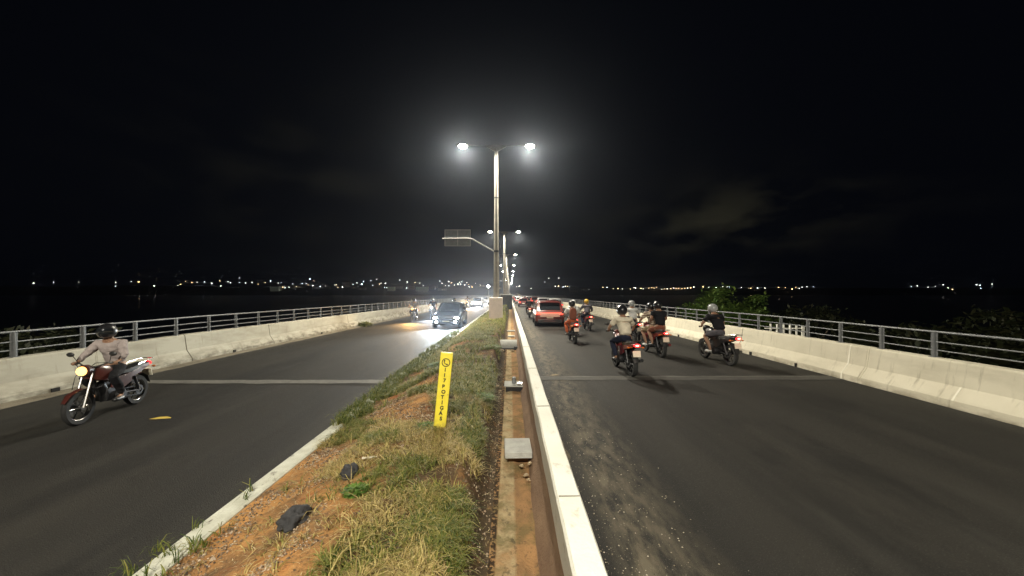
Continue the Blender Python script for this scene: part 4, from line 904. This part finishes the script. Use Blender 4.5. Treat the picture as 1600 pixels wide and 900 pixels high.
# tailgate details on the SUV
MB().box((0, -2.128, .86), (1.50, .03, .05)).build('light_band', emit('light_band', (1, .16, .10), 1.6), suv, .008)
MB().box((0, -2.13, .72), (1.20, .02, .18)).build('tailgate_panel', mat('tailgate_pale', (.50, .30, .23), rough=.35), suv, .01)
sk = MB().tube([(-.72, -2.14, .30), (-.55, -2.15, .47), (.55, -2.15, .47), (.72, -2.14, .30)], .022, 8).tube([(-.45, -2.15, .38), (.45, -2.15, .38)], .016, 8); sk.build('bumper_trim', chrome, suv)
MB().box((0, -1.80, 1.56), (1.2, .22, .03)).build('spoiler', P_red, suv, .01)
glow(2.48, 22.9, .9+gz(23), 4, (1, .12, .05), .4)
blk = car(-3.72, 24.2, R(180), 'dark oncoming hatchback with four bright white lamps on the left carriageway', P_dark, L=3.9, W=1.68, H=1.48, hl=headc, tail=False)
for s in (-1, 1):
    MB().ball((s*.55, 1.94, .40), (.10, .05, .07), 12, 6).build('fog_lamp', headc, blk)
    spot(-3.72+s*.55, 22.1, .55+gz(22), (-3.72+s*.7, 12, -.2), 1500, (.85, .95, 1.0), 70)
    spot(-3.72+s*.55, 22.1, .55+gz(22), (-3.5+s*.7, 19.5, -.2), 600, (.82, .97, 1.0), 100)
spot(-6.92, 5.95, .86, (-7.5, -3, 0.2), 250, (1, .72, .38), 80)
car(2.15, 63, 0, 'small dark car with red tail lamps in the left lane well ahead of the SUV', P_maroon, L=3.8, W=1.6, H=1.45)
car(5.35, 47, 0, 'white car with dark rear window beside the right parapet, beyond the SUV', P_white, L=4.3, W=1.75, H=1.5)
car(4.75, 57, 0, 'silver car with red tail lamps left of the white car', P_silver)
far = [(2.0, 80, 'white'), (4.9, 76, 'red'), (1.9, 98, 'red'), (4.6, 95, 'white'), (2.0, 118, 'dark'), (4.7, 116, 'silver'), (2.1, 140, 'red'), (4.8, 141, 'dark'), (2.0, 166, 'white'), (4.8, 170, 'red'), (2.1, 200, 'silver'), (4.9, 205, 'white')]
pc = {'white': P_white, 'red': P_red, 'dark': P_dark, 'silver': P_silver}; protoF = {}
for i, (x, y, c) in enumerate(far):
    lb = '%s car in the distant queue, %s row ahead of the SUV in the %s lane' % (c, ('second', 'third', 'fourth', 'fifth', 'sixth', 'seventh')[i//2], 'left' if i % 2 == 0 else 'right')
    if c not in protoF: protoF[c] = car(x, y, 0, lb, pc[c]); protoF[c]['group'] = 'cars queueing far down the right carriageway'
    else: q = copy_tree(protoF[c]); q.location = (x, y, gz(y)+.004); q['label'] = lb
for y in (76, 95, 116, 140): glow(3.2, y-3, .8+gz(y), 60, (1, .10, .05), .8)
oc = car(-5.1, 60, R(180), 'first car behind the distant white headlamps on the left carriageway', P_silver, hl=headc, tail=False); oc['group'] = 'distant oncoming cars'
for i, (x, y) in enumerate(((-5.0, 76), (-5.6, 92), (-4.6, 112), (-5.2, 140))):
    q = copy_tree(oc); q.location = (x, y, gz(y)+.004); q['label'] = '%s oncoming car with white headlamps far along the left carriageway' % ('second', 'third', 'fourth', 'fifth')[i]
for x, y, c in ((-5.1, 57.6, (.95, .97, 1)), (-5, 73.5, (1, .9, .7)), (-6.2, 55, (1, .6, .2)), (-5.6, 89, (1, .95, .85))): spot(x, y, .65+gz(y), (x*.8, y-30, gz(y)+.9), 5000 if c[1] > .7 else 3500, c, 80, .12)
spot(-7.1, 27.7, .92+gz(28), (-5.5, 12, .7), 1300, (1, .55, .16), 80, .1); spot(-6.3, 30.7, .92+gz(30), (-5, 14, .6), 1000, (.9, .95, 1), 80, .1)

# ------------------------------------------------------------------ town on the far shore
LW = [emit('shore_lamp_white', (1, .97, .90), 17), emit('shore_lamp_warm', (1, .66, .34), 17), emit('shore_lamp_cool', (.80, .90, 1), 17)]
polef = mat('far_pole', (.1, .1, .1), rough=.8)
ZA = [(75, 78, 3), (213, 72, 1.3), (383, 68, .8), (638, 72, 1.5), (638, 100, 1.2), (746, 67, 1.2), (797, 68, 3), (905, 96, 2), (1065, 95, .8), (1085, 86, 1.5), (1120, 65, .8), (1163, 73, 1.5), (1198, 70, 1), (1250, 68, 1.5), (1300, 80, 1.7), (1355, 63, 1.3), (1363, 97, 1.6), (1412, 66, 1), (1430, 75, 1.5), (1490, 72, 1.2), (1490, 40, .8), (1533, 76, 1.4), (1578, 74, 1.2)]
ZB = [(20, 82, 1), (68, 72, .8), (103, 62, 2), (155, 75, 1), (175, 72, 1), (185, 103, 2), (200, 107, 1.5), (228, 103, 1.5), (252, 80, 1), (270, 123, 3), (285, 123, 2.5), (310, 122, 3), (330, 124, 2), (277, 97, 1), (315, 78, 1), (343, 78, 1.3), (355, 87, 1.2), (368, 48, 2.2), (388, 92, 2), (395, 60, 1), (437, 98, 2.2), (470, 96, 1.4), (532, 112, 1), (545, 85, 1.3), (536, 88, 1), (587, 102, 2.2), (555, 105, 1), (640, 118, .7), (657, 84, 1), (657, 92, 1.3), (683, 73, 1.4), (716, 83, 3), (716, 105, 1), (728, 65, 1.3), (777, 58, 1), (817, 49, 1.4), (835, 82, 1.4), (845, 77, 1.2), (876, 77, 1.7), (790, 90, 1), (870, 105, 1), (885, 107, 1), (972, 54, 2), (1022, 64, 1.2), (1022, 73, 1.4), (1017, 107, 1.5), (1040, 92, 1), (1067, 112, 1.6), (1075, 72, 1.3), (1107, 76, 1.3), (1130, 92, .7), (1148, 105, .8), (1243, 60, 1.6), (1258, 76, 1.5), (1302, 65, 2), (1320, 72, 2.5), (1303, 92, 1.6), (1280, 92, 1.4), (1340, 88, 1.4), (1365, 83, 3), (1382, 83, 2.4), (1390, 65, 2), (1375, 70, 1.4), (1410, 87, 2), (1425, 72, 1.6), (1437, 82, 1.3), (1440, 100, 2.3), (1460, 102, 2), (1390, 122, 2), (1482, 75, 1), (1515, 90, 1)]
ZC = [(5, 668, 1.8), (14, 671, 1.2), (38, 667, 1.4), (50, 666, 1.3), (60, 668, 1.6), (70, 664, 1.4), (92, 672, 1.6), (103, 670, 1.4), (115, 670, 1.6), (130, 670, 1.6), (142, 667, 1.4), (152, 669, 1.5), (163, 668, 1.6), (176, 669, 1.4), (188, 668, 1.5), (200, 667, 1.7), (213, 666, 2), (226, 663, 2), (265, 662, 1.8), (290, 663, .9), (320, 665, 1.5), (328, 666, 1.6), (337, 664, 1.8), (347, 661, 1.5), (355, 667, 1.4), (366, 661, 1.3), (376, 662, 1.3), (426, 664, 1.2), (455, 667, 1.5), (465, 668, 1.3), (484, 670, 1.3), (494, 667, 1.7), (524, 667, 1.3), (582, 664, 1.5), (610, 666, 1), (638, 671, 2.4), (654, 665, 1.3), (668, 668, 1.2), (680, 663, 1.4), (700, 661, 1.4), (728, 662, .7), (1140, 660, .8), (1165, 658, 1.4), (1210, 664, 1.5), (1240, 660, .6), (1273, 653, 1.4), (1295, 666, 1.4), (1313, 673, 1.6), (1415, 653, 1.8), (1428, 655, 2), (1433, 668, 1.2), (1480, 650, 1.6)]
ZD = [(530, 157, 1), (600, 155, 1), (503, 182, .6), (575, 213, 1.3), (597, 212, 2.6), (630, 217, 1.5), (645, 213, 1.4), (660, 214, 1.4), (675, 217, 1.5), (690, 214, 1.3), (705, 215, 1.4), (713, 238, 1.2), (812, 235, .7), (910, 220, 1.4), (940, 220, 1.5), (985, 228, 1), (1016, 228, 1.8), (1048, 230, 1.1), (1105, 232, 1.2), (1130, 222, 1.2), (1140, 225, 1.9), (405, 228, 2), (305, 215, 1.2), (325, 208, 1.5), (320, 214, 1.3)]
LP = [(40+a/4.444, 425+b_/4.444, s) for a, b_, s in ZA]+[(400+a/4.324, 425+b_/4.324, s) for a, b_, s in ZB]+[(1000+a/2.667, 200+b_/2.667, s) for a, b_, s in ZC]+[(740+a/4.5, 400+b_/4.5, s) for a, b_, s in ZD]
unit = {}
for i, (qx, qy, s) in enumerate(LP):
    Y = 700+random.uniform(0, 60); X = (qx-797)/601*Y; Z = 2.1-(qy-452)/601*Y
    wm = random.choice((0, 0, 1, 2)) if qx < 900 or qx > 1100 else random.choice((0, 1, 1)); gnd = hillz(X, Y)
    t = empty('shore_lamp', (X, Y, min(gnd, Z-2))); r = .35*s**.7
    me = MB().ball((0, 0, 0), r, 10, 6).build('lamp_globe', LW[wm], t); me.location = (0, 0, Z-t.location.z)
    MB().tube([(0, 0, 0), (0, 0, Z-t.location.z-r)], .12, 5).build('pole', polef, t)
    if qx < 390: lb, g = 'tiny light on the dark far shore, left of the lit town', 'lights far left on the shore'
    elif qx < 700: lb, g = 'tiny light of the lit town on the far left shore', 'lights of the left town'
    elif qx < 797: lb, g = 'tiny warm light of the cluster just left of the lamp poles on the shore', 'shore lights beside the poles'
    elif qx < 1300: lb, g = 'tiny light in the string along the far right shore', 'lights along the right shore'
    else: lb, g = 'tiny isolated light at the far right end of the shore', 'lights at the right end of the shore'
    sz = 'bright' if s >= 2 else 'faint' if s < 1.15 else 'small'; cl_ = ('white', 'warm', 'bluish')[wm]
    if 390 <= qx < 700:
        lb = 'tiny light of the lit left town, ' + ('above the brightest waterfront row' if qx < 480 and qy < 448 else 'in the brightest waterfront row' if qx < 480 else 'in the middle stretch' if qx < 600 else 'in the stretch nearest the bridge')
    elif 797 <= qx < 1300: lb = 'tiny light on the far right shore, ' + ('in the first cluster beside the road' if qx < 910 else 'in the long row over the two-person motorcycle' if qx < 1095 else 'over the lit green tree' if qx < 1210 else 'in the last row before the dark gap')
    lb = lb.replace('tiny isolated', 'tiny').replace('tiny warm', 'tiny').replace('tiny', sz+' '+cl_)
    tag(t, lb, 'lamp', g)
hw_ = [mat('far_wall_%d' % i, c, rough=.9) for i, c in enumerate(((.3, .3, .27), (.22, .2, .18), (.35, .3, .25)))]; hr = mat('far_roof', (.12, .07, .05), rough=.9); wl = emit('far_window', (1, .8, .5), .5); wg = emit('far_glowing_wall', (.75, .85, .65), .035)
hp = []
for i in range(40):
    left = i < 32
    X = -random.uniform(20, 480) if left else random.uniform(60, 620); Y = random.uniform(712, 800); z = hillz(X, Y); w = random.uniform(8, 16); hh = random.choice((4, 4, 7, 10, 4)); d = 8
    t = empty('far_house', (X, Y, z-.5)); tag(t, '%s dim house %s the lights of the far %s shore' % ('single-storey' if hh == 4 else 'taller' if hh == 7 else 'tall', 'low among' if z < 0 else 'among' if z < 5 else 'high among', 'left' if left else 'right'), 'house', 'houses on the far %s shore' % ('left' if left else 'right'))
    MB().box((0, 0, hh/2), (w, d, hh)).build('wall', random.choice(hw_), t)
    MB().quadloft([[(-w/2-.4, -d/2-.4, hh), (w/2+.4, -d/2-.4, hh), (w/2+.4, d/2+.4, hh), (-w/2-.4, d/2+.4, hh)], [(-w/2+1, -.2, hh+2), (w/2-1, -.2, hh+2), (w/2-1, .2, hh+2), (-w/2+1, .2, hh+2)]], True).build('roof', hr, t)
    for k in range(int(w//3.5)):
        MB().box((-w/2+2+k*3.2, -d/2-.03, hh*.5), (1.2, .05, 1.2)).build('window', wl if random.random() < (.3 if left else .08) else cglass, t)
# two waterfront halls, their walls given a faint glow to look lit
for qx, w, hh, lb in ((432, 16, 6, 'long pale hall with glowing walls in the left town, beside the brightest waterfront lights'), (660, 22, 3, 'faint pale hall in the middle of the left town'), (612, 12, 5, 'small pale building with glowing walls on the rise of the left town')):
    Y = 705; X = (qx-797)/601*Y; t = empty('far_hall', (X, Y, 2.1-(448-452)/601*Y-hh)); tag(t, lb, 'building')
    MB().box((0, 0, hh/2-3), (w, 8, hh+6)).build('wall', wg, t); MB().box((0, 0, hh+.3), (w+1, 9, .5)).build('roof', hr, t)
# pole-mounted floodlight left of the nearest pedestal
t = empty('floodlight', (-4.7, 86, gz(86))); t.location.x = (763-797)/601*86
tag(t, 'bright white floodlight on a short mast just left of the nearest lamp pole', 'floodlight')
MB().tube([(0, 0, 0), (0, 0, 3.7)], .07, 8).build('mast', galv, t); MB().ball((0, 0, 3.75), .26, 14, 8).build('lamp', emit('flood', (.9, .95, 1), 120), t)

# ------------------------------------------------------------------ haze volume added for a soft glow round the lamps
if HAZE:
    hm = bpy.data.materials.new('glow_haze'); hm.use_nodes = True; t = hm.node_tree; t.nodes.remove(t.nodes['Principled BSDF'])
    pv = N(t, 'ShaderNodeVolumePrincipled'); pv.inputs['Color'].default_value = (.72, .82, 1, 1); pv.inputs['Density'].default_value = HAZE; pv.inputs['Anisotropy'].default_value = .87
    t.links.new(pv.outputs[0], t.nodes['Material Output'].inputs['Volume'])
    o = MB().box((0, 400, 11), (3200, 1500, 44)).build('haze', hm, None, 0, None); o['kind'] = 'stuff'; o['label'] = 'thin haze added over the bridge for a glow round the lamps'
